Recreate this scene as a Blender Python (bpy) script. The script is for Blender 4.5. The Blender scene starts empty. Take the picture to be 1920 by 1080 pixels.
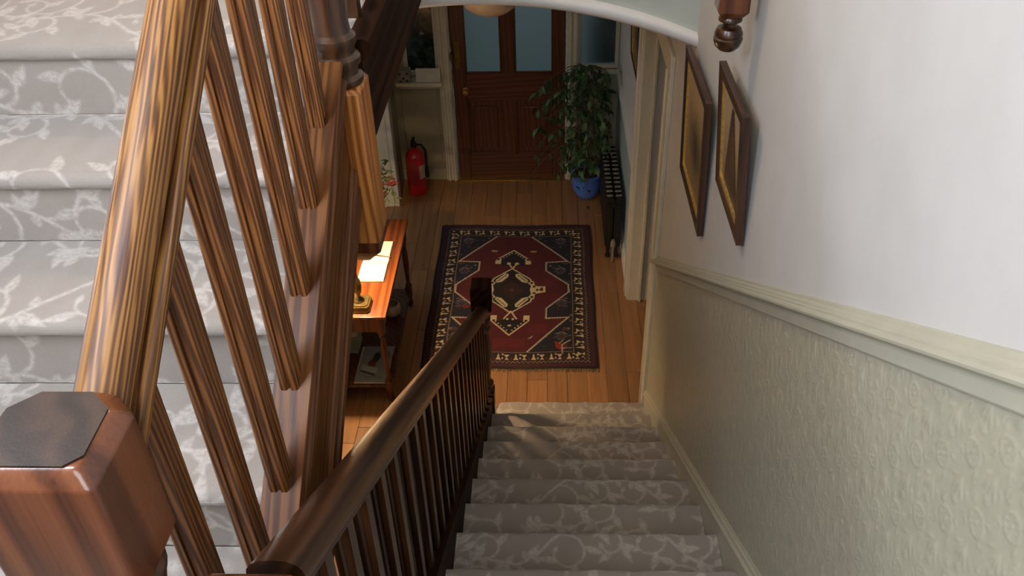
import bpy, bmesh, math, random
import numpy as np
from mathutils import Vector, Matrix
PI = math.pi
random.seed(7); np.random.seed(7)
scn = bpy.context.scene
COL = scn.collection

# ------------------------------------------------------------------ camera
cam_d = bpy.data.cameras.new('camera'); cam = bpy.data.objects.new('camera', cam_d); COL.objects.link(cam)
F, CY, PIT, YAW, ROLL, HC = 1637.7, 486.0, .6235, -.0493, -.0319, 4.0333
cp, sp = math.cos(PIT), math.sin(PIT)
fw = Vector((math.sin(YAW)*cp, math.cos(YAW)*cp, -sp)); rt = Vector((math.cos(YAW), -math.sin(YAW), 0)); up0 = rt.cross(fw)
cr, sr = math.cos(ROLL), math.sin(ROLL)
rr = cr*rt + sr*up0; uu = -sr*rt + cr*up0
M = Matrix((rr, uu, -fw)).transposed().to_4x4(); M.translation = Vector((0, 0, HC))
cam.matrix_world = M
cam_d.sensor_width = 36; cam_d.sensor_fit = 'HORIZONTAL'; cam_d.lens = F/1920*36
cam_d.shift_y = (CY-540)/1920
cam_d.clip_start = .03; cam_d.clip_end = 100
scn.camera = cam

# ------------------------------------------------------------------ world, light, exposure
w = bpy.data.worlds.new('dusk_sky'); scn.world = w; w.use_nodes = True
bg = w.node_tree.nodes['Background']; bg.inputs[0].default_value = (.57, .68, .76, 1); bg.inputs[1].default_value = .55
def area(name, loc, target, size, sizey, power, color):
    d = bpy.data.lights.new(name, 'AREA'); d.shape = 'RECTANGLE'; d.size = size; d.size_y = sizey; d.energy = power; d.color = color
    o = bpy.data.objects.new(name, d); COL.objects.link(o); o.location = loc
    o.rotation_euler = (Vector(target)-Vector(loc)).to_track_quat('-Z', 'Y').to_euler(); return o
area('stair_window_daylight', (-.3, -1.05, 4.7), (-.3, 2.0, 2.7), 1.2, 1.5, 40, (.92, .95, 1.0))
area('left_window_daylight', (-1.33, .62, 4.25), (-.45, 1.6, 2.8), 0.9, 1.0, 66, (.82, .885, 1.0))
area('side_room_daylight', (-3.2, 5.7, 1.7), (-1.3, 5.85, .6), 1.0, 1.4, 12, (.75, .86, 1.0))
def point(name, loc, power, color, r):
    d = bpy.data.lights.new(name, 'POINT'); d.energy = power; d.color = color; d.shadow_soft_size = r
    o = bpy.data.objects.new(name, d); COL.objects.link(o); o.location = loc; return o
point('landing_lamp_light', (-.9, 2.9, 5.1), 44, (1.0, .76, .56), .12)
point('table_lamp_bulb', (-1.128, 4.085, 1.315), 150, (1.0, .68, .38), .036)
scn.view_settings.view_transform = 'Standard'; scn.view_settings.look = 'None'
scn.view_settings.gamma = 1; scn.view_settings.use_curve_mapping = False
scn.view_settings.exposure = 0.0

# ------------------------------------------------------------------ materials
def lin(c):
    c = c/255.0
    return c/12.92 if c <= .04045 else ((c+.055)/1.055)**2.4
def rgb(h): return (lin(int(h[0:2], 16)), lin(int(h[2:4], 16)), lin(int(h[4:6], 16)), 1)
MATS = {}
class N:
    def __init__(s, name):
        s.m = bpy.data.materials.new(name); s.m.use_nodes = True; s.t = s.m.node_tree
        s.b = s.t.nodes['Principled BSDF']; MATS[name] = s.m
    def n(s, typ, **k):
        x = s.t.nodes.new(typ)
        for a, v in k.items(): setattr(x, a, v)
        return x
    def l(s, a, b): s.t.links.new(a, b)
    def set(s, **k):
        for a, v in k.items(): s.b.inputs[a.replace('_', ' ')].default_value = v
def ramp(q, fac, stops):
    r = q.n('ShaderNodeValToRGB'); e = r.color_ramp.elements
    e[0].position, e[0].color = stops[0][0], rgb(stops[0][1]); e[1].position, e[1].color = stops[-1][0], rgb(stops[-1][1])
    for p, c in stops[1:-1]:
        x = e.new(p); x.color = rgb(c)
    q.l(fac, r.inputs[0]); return r.outputs[0]
def objcoord(q, rand=6.0, rot=(0, 0, 0), scale=(1, 1, 1)):
    tc = q.n('ShaderNodeTexCoord'); oi = q.n('ShaderNodeObjectInfo')
    mp = q.n('ShaderNodeMapping'); mp.inputs['Rotation'].default_value = rot
    q.l(tc.outputs['Object'], mp.inputs['Vector'])
    ml = q.n('ShaderNodeMath', operation='MULTIPLY'); q.l(oi.outputs['Random'], ml.inputs[0]); ml.inputs[1].default_value = rand
    ad = q.n('ShaderNodeVectorMath', operation='ADD'); q.l(mp.outputs[0], ad.inputs[0]); q.l(ml.outputs[0], ad.inputs[1])
    m2 = q.n('ShaderNodeMapping'); m2.inputs['Scale'].default_value = scale; q.l(ad.outputs[0], m2.inputs['Vector'])
    return m2.outputs[0], oi.outputs['Random']
def noise(q, vec, scale, detail=3, rough=.55, dist=0):
    x = q.n('ShaderNodeTexNoise'); x.inputs['Scale'].default_value = scale; x.inputs['Detail'].default_value = detail
    x.inputs['Roughness'].default_value = rough; x.inputs['Distortion'].default_value = dist
    if vec is not None: q.l(vec, x.inputs['Vector'])
    return x.outputs['Fac']
def bump(q, h, strength=.2, dist=.01):
    x = q.n('ShaderNodeBump'); x.inputs['Strength'].default_value = strength; x.inputs['Distance'].default_value = dist
    q.l(h, x.inputs['Height']); q.l(x.outputs[0], q.b.inputs['Normal'])
def mixc(q, fac, a, b, blend='MIX'):
    x = q.n('ShaderNodeMix', data_type='RGBA', blend_type=blend)
    if hasattr(fac, 'links'): q.l(fac, x.inputs[0])
    else: x.inputs[0].default_value = fac
    for i, v in ((6, a), (7, b)):
        if isinstance(v, str): x.inputs[i].default_value = rgb(v)
        else: q.l(v, x.inputs[i])
    return x.outputs[2]
SL = math.atan2(.1824, .2738)
ROT = {'Z': (0, 0, 0), 'Y': (PI/2, 0, 0), 'X': (0, -PI/2, 0), 'up': (PI/2-SL, 0, 0), 'down': (PI/2+SL, 0, 0)}
def wood(name, dark, mid, light, axis, rough=.34, freq=70, coat=.25, contrast=1.0, dist=9):
    q = N(name)
    v, rnd = objcoord(q, 7.3, ROT[axis], (1, 1, .045))
    n1 = noise(q, v, 9, 2, .5)
    wv = q.n('ShaderNodeTexWave', wave_type='BANDS', bands_direction='DIAGONAL', wave_profile='SIN')
    wv.inputs['Scale'].default_value = freq/6.28; wv.inputs['Distortion'].default_value = dist; wv.inputs['Detail'].default_value = 2
    wv.inputs['Detail Scale'].default_value = .9; wv.inputs['Detail Roughness'].default_value = .5
    q.l(v, wv.inputs['Vector'])
    c1 = ramp(q, wv.outputs['Fac'], [(.5-.5*contrast, dark), (.5, mid), (.5+.5*contrast, light)])
    v2, _ = objcoord(q, 7.3, ROT[axis], (1, 1, .02))
    n2 = noise(q, v2, 260, 2, .6)
    c2 = mixc(q, .28, c1, ramp(q, n2, [(.3, dark), (.7, light)]), 'MIX')
    v3, _ = objcoord(q, 3.1, ROT[axis], (1, 1, .25))
    n3 = noise(q, v3, 14, 3)
    c3 = mixc(q, .30, c2, ramp(q, n3, [(.35, dark), (.65, light)]), 'MULTIPLY')
    q.l(mixc(q, .55, c2, c3), q.b.inputs['Base Color'])
    q.set(Roughness=rough, Coat_Weight=coat, Coat_Roughness=.18)
    bump(q, n2, .10, .002)
    return q.m
def plain(name, col, rough=.5, metal=0, var=.06, scale=20, bmp=.08, **k):
    q = N(name); v, _ = objcoord(q, 5)
    n = noise(q, v, scale, 3)
    base = rgb(col)
    d = tuple(max(0, c*(1-var*3)) for c in base[:3]) + (1,); l = tuple(min(1, c*(1+var*3)) for c in base[:3]) + (1,)
    r = q.n('ShaderNodeValToRGB'); r.color_ramp.elements[0].color = d; r.color_ramp.elements[1].color = l
    r.color_ramp.elements[0].position = .3; r.color_ramp.elements[1].position = .7
    q.l(n, r.inputs[0]); q.l(r.outputs[0], q.b.inputs['Base Color'])
    q.set(Roughness=rough, Metallic=metal, **k)
    if bmp: bump(q, n, bmp, .004)
    return q.m
for ax in ('Z', 'up', 'X', 'Y'):
    wood('pitch_pine_'+ax, '381a08', '693a17', '8c5826', ax, .4, 420, .08, .75, 6)
wood('pine_rail', '3c1d0c', '6f441d', '976c37', 'up', .5, 420, .03, .9, 12)
for ax in ('Z', 'down', 'Y', 'X', 'up'):
    wood('dark_stained_'+ax, '24130a', '3d2312', '573620', ax, .28, 80, .35)
wood('newel_wood', '4a2413', '68381f', '7f4a2c', 'Z', .26, 60, .4, .9)
wood('newel_orange', '854818', 'b47030', 'cc8c48', 'Z', .4, 160, .15, .8, 10)
wood('string_wood', '40200a', '5c3414', '764a20', 'up', .46, 170, .05, .8, 12)
MATS['pine_rail'].node_tree.nodes['Principled BSDF'].inputs['Specular IOR Level'].default_value = .3
MATS['string_wood'].node_tree.nodes['Principled BSDF'].inputs['Specular IOR Level'].default_value = .2
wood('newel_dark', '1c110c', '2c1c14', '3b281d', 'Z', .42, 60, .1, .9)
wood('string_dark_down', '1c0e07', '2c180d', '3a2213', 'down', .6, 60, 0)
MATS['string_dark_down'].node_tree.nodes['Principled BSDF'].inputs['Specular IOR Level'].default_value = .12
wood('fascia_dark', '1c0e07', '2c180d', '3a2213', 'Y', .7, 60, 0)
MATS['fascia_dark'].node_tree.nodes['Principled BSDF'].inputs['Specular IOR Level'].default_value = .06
wood('string_dark', '3a2011', '5c3a20', '7a5230', 'up', .26, 60, .35)
wood('door_wood_Z', '4a2612', '58301a', '663a22', 'Z', .45, 90, .08, .8, 6)
wood('door_wood_X', '4a2612', '58301a', '663a22', 'X', .45, 90, .08, .8, 6)
wood('table_wood_Y', '5c2e14', '7c4220', '8e5329', 'Y', .3, 50, .3)
wood('table_wood_Z', '3a1c0c', '55290f', '6d3a18', 'Z', .35, 60, .3)
wood('picture_frame_Z', '2e1a12', '43281c', '573828', 'Z', .4, 80, .1)
wood('picture_frame_Y', '2e1a12', '43281c', '573828', 'Y', .4, 80, .1)

def oak_floor():
    q = N('oak_plank'); v, rnd = objcoord(q, 9.1, ROT['Y'], (1, 1, .06))
    wv = q.n('ShaderNodeTexWave', wave_type='BANDS', bands_direction='DIAGONAL'); wv.inputs['Scale'].default_value = 7
    wv.inputs['Distortion'].default_value = 7; wv.inputs['Detail'].default_value = 3; q.l(v, wv.inputs['Vector'])
    c = ramp(q, wv.outputs['Fac'], [(0, '99744e'), (.5, 'a27c55'), (1, 'aa845c')])
    t = ramp(q, rnd, [(0, '8a6442'), (.35, 'c89a6c'), (.6, 'f0c89a'), (.8, 'a87a52'), (1, 'd8ac80')])
    n = noise(q, v, 60, 3)
    c = mixc(q, .6, c, t, 'MULTIPLY'); c = mixc(q, .25, c, ramp(q, n, [(.3, '84603e'), (.7, 'b89068')]))
    q.l(c, q.b.inputs['Base Color']); q.set(Roughness=.42, Coat_Weight=.15, Coat_Roughness=.3); bump(q, n, .06, .002)
oak_floor()
plain('plaster_wall', 'cac8c5', .85, 0, .012, 6, .03)
plain('plaster_sage', 'c6ccc4', .8, 0, .012, 6, .03)
plain('sage_paper', 'b3b09c', .36, 0, .02, 30, .03)
plain('sage_gloss', 'b9b7a4', .35, 0, .015, 12, .02)
plain('white_gloss', 'dcdcd6', .4, 0, .015, 12, .02)
plain('arch_white', 'f2f1f0', .5, 0, .01, 12, .02)
plain('cream_gloss', 'cfc9b6', .45, 0, .02, 10, .03)
plain('ceiling_paint', 'd5d3cc', .9, 0, .01, 6, .02)
plain('hall_cream', '9c977f', .7, 0, .02, 5, .03)
plain('pale_blue_paint', '9fb0b4', .5, 0, .02, 8, .02)
plain('cast_iron', '23221f', .42, .3, .15, 60, .25)
plain('iron_pale', '8a8276', .45, .2, .15, 60, .2)
plain('brass', 'b08a4a', .32, .9, .06, 30, .04)
plain('antique_brass', '6b5a36', .4, .8, .12, 25, .08)
plain('chrome', 'cfcfca', .18, 1, .02, 30, 0)
plain('gilt', 'd8b468', .38, .6, .1, 50, .06)
plain('red_enamel', 'c41c2a', .32, 0, .04, 12, .02, Coat_Weight=.4)
plain('black_rubber', '161514', .6, 0, .1, 30, .05)
plain('label_white', 'b9aa9a', .55, 0, .03, 20, 0)
plain('red_print', '8c2a2a', .55, 0, .03, 20, 0)
plain('book_paper', 'efe6cf', .8, 0, .015, 10, .02)
plain('book_cover', '4a2c22', .6, 0, .08, 30, .05)
plain('pen_black', '2a2019', .35, 0, .05, 30, 0)
plain('blue_glaze', '4f7fd8', .28, 0, .05, 8, .02, Coat_Weight=.4)
plain('soil', '2b2018', .95, 0, .25, 60, .5)
plain('leaf_dark', '2c4a26', .5, 0, .22, 9, .05)
plain('leaf_mid', '45643a', .5, 0, .2, 9, .05)
plain('twig', '5a4a34', .8, 0, .15, 40, .2)
plain('petal_pink', 'c9706e', .7, 0, .15, 20, .05)
plain('petal_pale', 'd8a090', .7, 0, .12, 20, .05)
plain('flower_leaf', '59684a', .6, 0, .15, 20, .05)
plain('cloth_shade', 'd9c8a0', .9, 0, .03, 40, .1, Transmission_Weight=.0)
plain('card_white', 'd0cdc0', .8, 0, .03, 15, .02)
plain('box_green', '93a596', .7, 0, .06, 12, .02)
plain('stoneware', '9a8f7c', .6, 0, .1, 14, .08)
plain('dark_leather', '2a1a12', .6, 0, .1, 30, .1)
plain('garden_dark', '18241a', .9, 0, .3, 5, .2)
plain('garden_green', '2f4a34', .9, 0, .3, 5, .2)
plain('garden_ground', '8a928e', .95, 0, .2, 5, .2)
plain('grey_tin', '8d8b84', .5, .2, .1, 14, .05)
plain('black_print', '1b1b1a', .6, 0, .05, 14, 0)
plain('paper_edge', 'c9c2ae', .8, 0, .05, 80, .05)
plain('rug_fringe', '77674f', .95, 0, .15, 60, .2)
def opal():
    q = N('opal_glass'); v, _ = objcoord(q, 3); n = noise(q, v, 7, 3, .5, 1.2)
    q.l(ramp(q, n, [(.3, 'b89f88'), (.5, 'd5c2ad'), (.7, 'ddd0c0')]), q.b.inputs['Base Color'])
    q.set(Roughness=.3, Subsurface_Weight=.2, Subsurface_Radius=(.03, .02, .02))
opal()
def frosted(name, tint, rough):
    q = N(name); v, _ = objcoord(q, 3); n = noise(q, v, 120, 2)
    q.set(Transmission_Weight=1.0, Roughness=rough, IOR=1.45); q.b.inputs['Base Color'].default_value = rgb(tint); bump(q, n, .15, .003)
frosted('frosted_glass', 'aab8b8', .45); frosted('clear_glass', 'd5dcd6', .06)
def vase_glass():
    q = N('vase_glass'); v, _ = objcoord(q, 3); n = noise(q, v, 30, 2)
    q.set(Transmission_Weight=1.0, Roughness=.05, IOR=1.45); q.b.inputs['Base Color'].default_value = rgb('d0dade'); bump(q, n, .02, .002)
vase_glass()
def bulbmat():
    q = N('lit_bulb'); v, _ = objcoord(q, 3); n = noise(q, v, 5, 1)
    q.l(ramp(q, n, [(0, 'ffc070'), (1, 'ffd090')]), q.b.inputs['Emission Color']); q.set(Emission_Strength=6.0)
bulbmat()
def carpet():
    q = N('vine_carpet'); v, _ = objcoord(q, 0)
    at = q.n('ShaderNodeAttribute'); at.attribute_name = 'pattern'
    n = noise(q, v, 700, 2, .7); n2 = noise(q, v, 9, 3)
    base = mixc(q, n2, '8a837c', '979089'); lt = mixc(q, n2, 'b1aaa4', 'bbb5af')
    nb = noise(q, v, 75, 3, .7); mr = q.n('ShaderNodeMapRange'); mr.inputs[1].default_value = .22; mr.inputs[2].default_value = .60; q.l(nb, mr.inputs[0])
    mm = q.n('ShaderNodeMath', operation='MULTIPLY'); q.l(at.outputs['Fac'], mm.inputs[0]); q.l(mr.outputs[0], mm.inputs[1])
    c = mixc(q, mm.outputs[0], base, lt); c = mixc(q, .35, c, ramp(q, n, [(.25, '70685f'), (.75, 'e6e0d8')]), 'SOFT_LIGHT')
    q.l(c, q.b.inputs['Base Color']); q.set(Roughness=.95, Sheen_Weight=.25, Sheen_Roughness=.5); bump(q, n, .35, .004)
carpet()
def rugmat(name, bscale=500, rough=.95):
    q = N(name); v, _ = objcoord(q, 0)
    at = q.n('ShaderNodeAttribute'); at.attribute_name = 'dye'
    n = noise(q, v, bscale, 2, .7)
    c = mixc(q, .4, at.outputs['Color'], ramp(q, n, [(.2, '505050'), (.8, 'b0b0b0')]), 'SOFT_LIGHT')
    q.l(c, q.b.inputs['Base Color']); q.set(Roughness=rough); bump(q, n, .3, .004)
rugmat('rug_pile'); rugmat('print_paper', 90, .45)
def Mx(n): return MATS[n]

# ------------------------------------------------------------------ object helpers
OFF = {}
def tag(o, label=None, cat=None, group=None, kind=None):
    if label: o['label'] = label
    if cat: o['category'] = cat
    if group: o['group'] = group
    if kind: o['kind'] = kind
    return o
def thing(name, label, cat, loc=(0, 0, 0), group=None):
    o = bpy.data.objects.new(name, None); o.empty_display_size = .05; COL.objects.link(o); o.location = loc
    OFF[o] = Vector(loc); return tag(o, label, cat, group)
def link(name, me, mat, parent=None, label=None, kind=None):
    o = bpy.data.objects.new(name, me); COL.objects.link(o)
    if mat is not None: me.materials.append(Mx(mat) if isinstance(mat, str) else mat)
    off = Vector((0, 0, 0))
    if parent is not None: o.parent = parent; off = OFF[parent]
    if off.length: me.transform(Matrix.Translation(-off))
    OFF[o] = off
    if label: o['label'] = label
    if kind: o['kind'] = kind
    return o
def smooth_by(me, ang=40):
    me.shade_smooth() if hasattr(me, 'shade_smooth') else None
    try: me.set_sharp_from_angle(angle=math.radians(ang))
    except Exception: pass
class G:
    """collects shapes for ONE mesh"""
    def __init__(s): s.v = []; s.f = []
    def add(s, v, f):
        o = len(s.v); s.v += [tuple(x) for x in v]; s.f += [tuple(i+o for i in x) for x in f]; return s
    def box(s, a, b, bev=0.0, seg=1):
        bm = bmesh.new(); bmesh.ops.create_cube(bm, size=1)
        a = Vector(a); b = Vector(b); d = b-a; c = (a+b)/2
        for x in bm.verts: x.co = Vector((x.co.x*d.x, x.co.y*d.y, x.co.z*d.z))+c
        if bev: bmesh.ops.bevel(bm, geom=list(bm.edges), offset=bev, segments=seg, affect='EDGES', profile=.5)
        return s.bm(bm)
    def bm(s, bm):
        bm.verts.index_update(); s.add([x.co[:] for x in bm.verts], [[x.index for x in f.verts] for f in bm.faces]); bm.free(); return s
    def poly(s, pts, depth):
        """extrude a planar polygon (list of 3-D points) by vector depth"""
        n = len(pts); d = Vector(depth); p = [Vector(x) for x in pts]
        f = [tuple(range(n))[::-1], tuple(range(n, 2*n))] + [(i, (i+1) % n, n+(i+1) % n, n+i) for i in range(n)]
        return s.add(p+[x+d for x in p], f)
    def sweep(s, prof, p0, p1):
        """profile [(x,z)] kept in the XZ plane, moved from p0 to p1 (plumb end cuts)"""
        return s.poly([(p0[0]+x, p0[1], p0[2]+z) for x, z in prof], Vector(p1)-Vector(p0))
    def lathe(s, prof, c, seg=20, ax='Z', cap=True):
        v = []; f = []; n = len(prof)
        for r, z in prof:
            for k in range(seg):
                a = 2*PI*k/seg; x, y = r*math.cos(a), r*math.sin(a)
                p = {'Z': (x, y, z), 'Y': (x, z, y), 'X': (z, x, y)}[ax]
                v.append((c[0]+p[0], c[1]+p[1], c[2]+p[2]))
        for i in range(n-1):
            for k in range(seg): f.append((i*seg+k, i*seg+(k+1) % seg, (i+1)*seg+(k+1) % seg, (i+1)*seg+k))
        if cap: f += [tuple(range(seg))[::-1], tuple(range((n-1)*seg, n*seg))]
        return s.add(v, f)
    def tube(s, pts, r, seg=8):
        pts = [Vector(p) for p in pts]; n = len(pts); v = []; f = []
        rs = r if isinstance(r, (list, tuple)) else [r]*n
        ref = Vector((.13, .27, .95))
        for i, p in enumerate(pts):
            t = (pts[min(i+1, n-1)]-pts[max(i-1, 0)]).normalized()
            a = t.cross(ref); a = a if a.length > .05 else t.cross(Vector((1, 0, 0))); a.normalize(); b = t.cross(a)
            v += [p+(a*math.cos(2*PI*k/seg)+b*math.sin(2*PI*k/seg))*rs[i] for k in range(seg)]
        for i in range(n-1):
            for k in range(seg): f.append((i*seg+k, i*seg+(k+1) % seg, (i+1)*seg+(k+1) % seg, (i+1)*seg+k))
        f += [tuple(range(seg))[::-1], tuple(range((n-1)*seg, n*seg))]
        return s.add(v, f)
    def mesh(s, name, ang=40):
        me = bpy.data.meshes.new(name); me.from_pydata(s.v, [], s.f); me.update()
        bm = bmesh.new(); bm.from_mesh(me); bmesh.ops.recalc_face_normals(bm, faces=bm.faces); bm.to_mesh(me); bm.free()
        smooth_by(me, ang); return me
    def obj(s, name, mat, parent=None, label=None, kind=None, ang=40):
        return link(name, s.mesh(name, ang), mat, parent, label, kind)
def struct(o): o['kind'] = 'structure'; return o

# ------------------------------------------------------------------ measured layout
G_, R_ = .2738, .1824; S_ = R_/G_
lo = lambda y: R_+(3.854-y)*S_          # lower flight nosing line
up = lambda y: 2.748+(y-1.038)*S_       # upper flight nosing line
XW, XL = .606, -1.38                    # right / left wall planes
YD = 6.856                              # front-door wall
LAND = 2.371; TOP = 3.295

# ------------------------------------------------------------------ raster patterns (weave / relief)
def seg_dist(X, Y, p, q):
    d = (q[0]-p[0], q[1]-p[1]); L = d[0]**2+d[1]**2+1e-12
    t = np.clip(((X-p[0])*d[0]+(Y-p[1])*d[1])/L, 0, 1)
    return np.hypot(X-p[0]-t*d[0], Y-p[1]-t*d[1]), t
def vine_tile(size=.72, n=280):
    g = (np.arange(n)+.5)*size/n; X, Y = np.meshgrid(g, g); P = np.zeros((n, n))
    def stroke(pts, w0, w1, val=1):
        pts = list(pts); xs = [p[0] for p in pts]; ys = [p[1] for p in pts]; m = len(pts)
        for ox in (-size, 0, size):
            for oy in (-size, 0, size):
                if max(xs)+ox < -.02 or min(xs)+ox > size+.02 or max(ys)+oy < -.02 or min(ys)+oy > size+.02: continue
                for i in range(m-1):
                    d, t = seg_dist(X, Y, (xs[i]+ox, ys[i]+oy), (xs[i+1]+ox, ys[i+1]+oy))
                    w = w0+(w1-w0)*(i+t)/(m-1)
                    np.maximum(P, np.clip((w-d)/.004+.5, 0, 1)*val, out=P)
    def leaf(x, y, a, L, W, val=.95):
        k = [(x+math.cos(a)*L*t, y+math.sin(a)*L*t) for t in np.linspace(0, 1, 6)]
        ws = [.15, .75, 1, .8, .45, .08]
        for i in range(5): stroke([k[i], k[i+1]], W*ws[i], W*ws[i+1], val)
    def scroll(x, y, a, r, turn, sgn, w=.0040):
        pts = []; L = r
        for i in range(int(turn*14)):
            pts.append((x, y)); k = 1-.62*i/(turn*14)
            a += sgn*2*PI/14; x += math.cos(a)*L*k*2*PI/14; y += math.sin(a)*L*k*2*PI/14
        stroke(pts, w, w*.55); leaf(pts[-1][0], pts[-1][1], a, .026, .007)
        return pts
    rg = random.Random(5)
    for row, (y0, ph) in enumerate(((.09, 0), (.33, 1.7), (.57, 3.6))):
        pts = [(t*size, y0+.07*math.sin(2*PI*t+ph)+.02*math.sin(6*PI*t+ph)) for t in np.linspace(0, 1, 40)]
        stroke(pts, .0042, .0042)
        for j, i in enumerate(range(2, 38, 4)):
            a = math.atan2(pts[i+1][1]-pts[i][1], pts[i+1][0]-pts[i][0]); s = 1 if j % 2 else -1
            sc = scroll(pts[i][0], pts[i][1], a+s*.35, .046+.03*rg.random(), .55+.45*rg.random(), s)
            for m in (3, 6, 9):
                if m < len(sc)-1:
                    b = math.atan2(sc[m+1][1]-sc[m][1], sc[m+1][0]-sc[m][0])
                    leaf(sc[m][0], sc[m][1], b-s*(.8+.3*rg.random()), .045+.02*rg.random(), .0115)
            leaf(pts[i+2][0], pts[i+2][1], a-s*.9, .06, .013); leaf(pts[i+2][0], pts[i+2][1], a-s*1.9, .035, .011, .8); leaf(pts[i+3][0], pts[i+3][1], a+s*1.3, .03, .010, .8)
    return P
VT = vine_tile(); VS = .88
def sample(T, size, u, v):
    n = T.shape[0]; m = T.shape[1]
    x = (u/size[0] % 1)*m-.5; y = (v/size[1] % 1)*n-.5
    x0 = np.floor(x).astype(int); y0 = np.floor(y).astype(int); fx = x-x0; fy = y-y0
    a = T[y0 % n, x0 % m]; b = T[y0 % n, (x0+1) % m]; c = T[(y0+1) % n, x0 % m]; d = T[(y0+1) % n, (x0+1) % m]
    return a*(1-fx)*(1-fy)+b*fx*(1-fy)+c*(1-fx)*fy+d*fx*fy
def grid_mesh(name, P, attr=None, values=None, extra=None):
    """P: (rows, cols, 3) array; optional extra polygons (list of vertex index tuples)"""
    r, c = P.shape[:2]; idx = np.arange(r*c).reshape(r, c)
    q = np.stack([idx[:-1, :-1], idx[:-1, 1:], idx[1:, 1:], idx[1:, :-1]], -1).reshape(-1, 4)
    nq = len(q); ex = extra or []
    me = bpy.data.meshes.new(name); me.vertices.add(r*c); me.vertices.foreach_set('co', P.reshape(-1).astype(np.float32))
    li = np.concatenate([q.reshape(-1)]+[np.array(e) for e in ex]); me.loops.add(len(li)); me.loops.foreach_set('vertex_index', li.astype(np.int32))
    st = list(np.arange(nq)*4); p = nq*4
    for e in ex: st.append(p); p += len(e)
    me.polygons.add(len(st)); me.polygons.foreach_set('loop_start', np.array(st, dtype=np.int32))
    me.update(calc_edges=True); me.validate()
    if attr:
        if values.ndim == 2:
            a = me.attributes.new(attr, 'FLOAT', 'POINT'); a.data.foreach_set('value', values.reshape(-1).astype(np.float32))
        else:
            a = me.attributes.new(attr, 'FLOAT_COLOR', 'POINT'); a.data.foreach_set('color', values.reshape(-1).astype(np.float32))
    smooth_by(me, 50); return me

def carpet_step(parent, yk, zk, sgn, x0, x1, res, v0, depth=G_, name='carpeted_step', bull=0, dx=0.0):
    """one carpeted step; sgn=+1 nosing faces +Y (lower flight), -1 faces -Y"""
    pr = [(-depth-.022, 0), (-.02, 0)] + [(-.02+.02*math.sin(a), -.02+.02*math.cos(a)) for a in np.linspace(.2, 2.6, 8)] + [(-.022, -.045), (-.024, -R_+.001)]
    pr = np.array(pr); seg = np.hypot(*np.diff(pr, axis=0).T); L = np.concatenate([[0], np.cumsum(seg)])
    m = max(12, int(L[-1]/res)); s = np.sort(np.concatenate([np.linspace(0, L[-1], m), L[2:-2]])); s = s[np.concatenate([[True], np.diff(s) > 1e-5])]
    py = np.interp(s, L, pr[:, 0]); pz = np.interp(s, L, pr[:, 1])
    n = max(4, int((x1-x0)/res)); u = np.linspace(0, 1, n)
    U, Sg = np.meshgrid(u, s); PY = np.interp(Sg, L, pr[:, 0]); PZ = np.interp(Sg, L, pr[:, 1])
    X = x0+U*(x1-x0)
    if bull:
        xl = x0-bull*np.sqrt(np.clip(1-np.clip((PY+.16)/.16, 0, 1)**2, 0, 1)); xl = np.where(PY < -.16, x0-bull, xl)
        X = xl+U*(x1-xl)
    wob = .0015*np.sin(X*31+zk*40)+.001*np.sin(X*77+zk*13)
    P = np.stack([X, yk+sgn*(PY+wob*.6), zk+PZ+np.where(PZ > -.03, wob, 0)], -1)
    pat = sample(VT, (VS, VS), X+dx, Sg+v0)
    R, C = P.shape[:2]
    # close the ends and the hidden back so the step is a solid
    left = tuple(range(0, R*C, C)); right = tuple(range(C-1, R*C, C))
    back = (0, C-1, R*C-1, (R-1)*C)
    me = grid_mesh(name, P, 'pattern', pat, [left, right[::-1], back])
    return link(name, me, 'vine_carpet', parent)

# ------------------------------------------------------------------ ROOM SHELL
floor = struct(G().box((-3.6, -1.2, -.12), (1.9, YD+.12, -.012)).obj('floor', 'black_rubber'))
pw = .132; y_lo, y_hi = 2.1, YD
for i in range(-13, 9):
    x0 = i*pw; 
    if x0 > 1.0: continue
    y = y_lo-random.random()*.8
    while y < y_hi:
        L = .55+random.random()*.75
        a, b = max(y, y_lo-.6), min(y+L, y_hi)
        if b-a > .02:
            dz = random.uniform(-.0006, .0006)
            G().box((x0+.0008, a+.0008, -.012), (x0+pw-.0008, b-.0008, dz), .0015).obj('plank', 'oak_plank', floor)
        y += L
# right wall of the stairs (ends in the opening at Y=4)
SW = .15
wr = struct(G().box((XW, -1.2, -.1), (XW+SW, 3.97, 5.6)).obj('wall_right', 'plaster_wall'))
g = G(); g.box((XW, 3.97, 2.30), (XW+SW, 5.1, 3.02)); g.box((XW, 5.1, 0), (XW+SW, YD, 3.02))
wh = struct(g.obj('wall_hall_right', 'plaster_wall'))
g = G(); g.box((XW+1.15, 3.2, 0), (XW+1.25, 6.0, 3.0)); g.box((XW+SW, 3.2, 0), (XW+1.15, 3.3, 3.0)); g.box((XW+SW, 5.9, 0), (XW+1.15, 6.0, 3.0))
struct(g.obj('wall_side_passage', 'hall_cream'))
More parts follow.
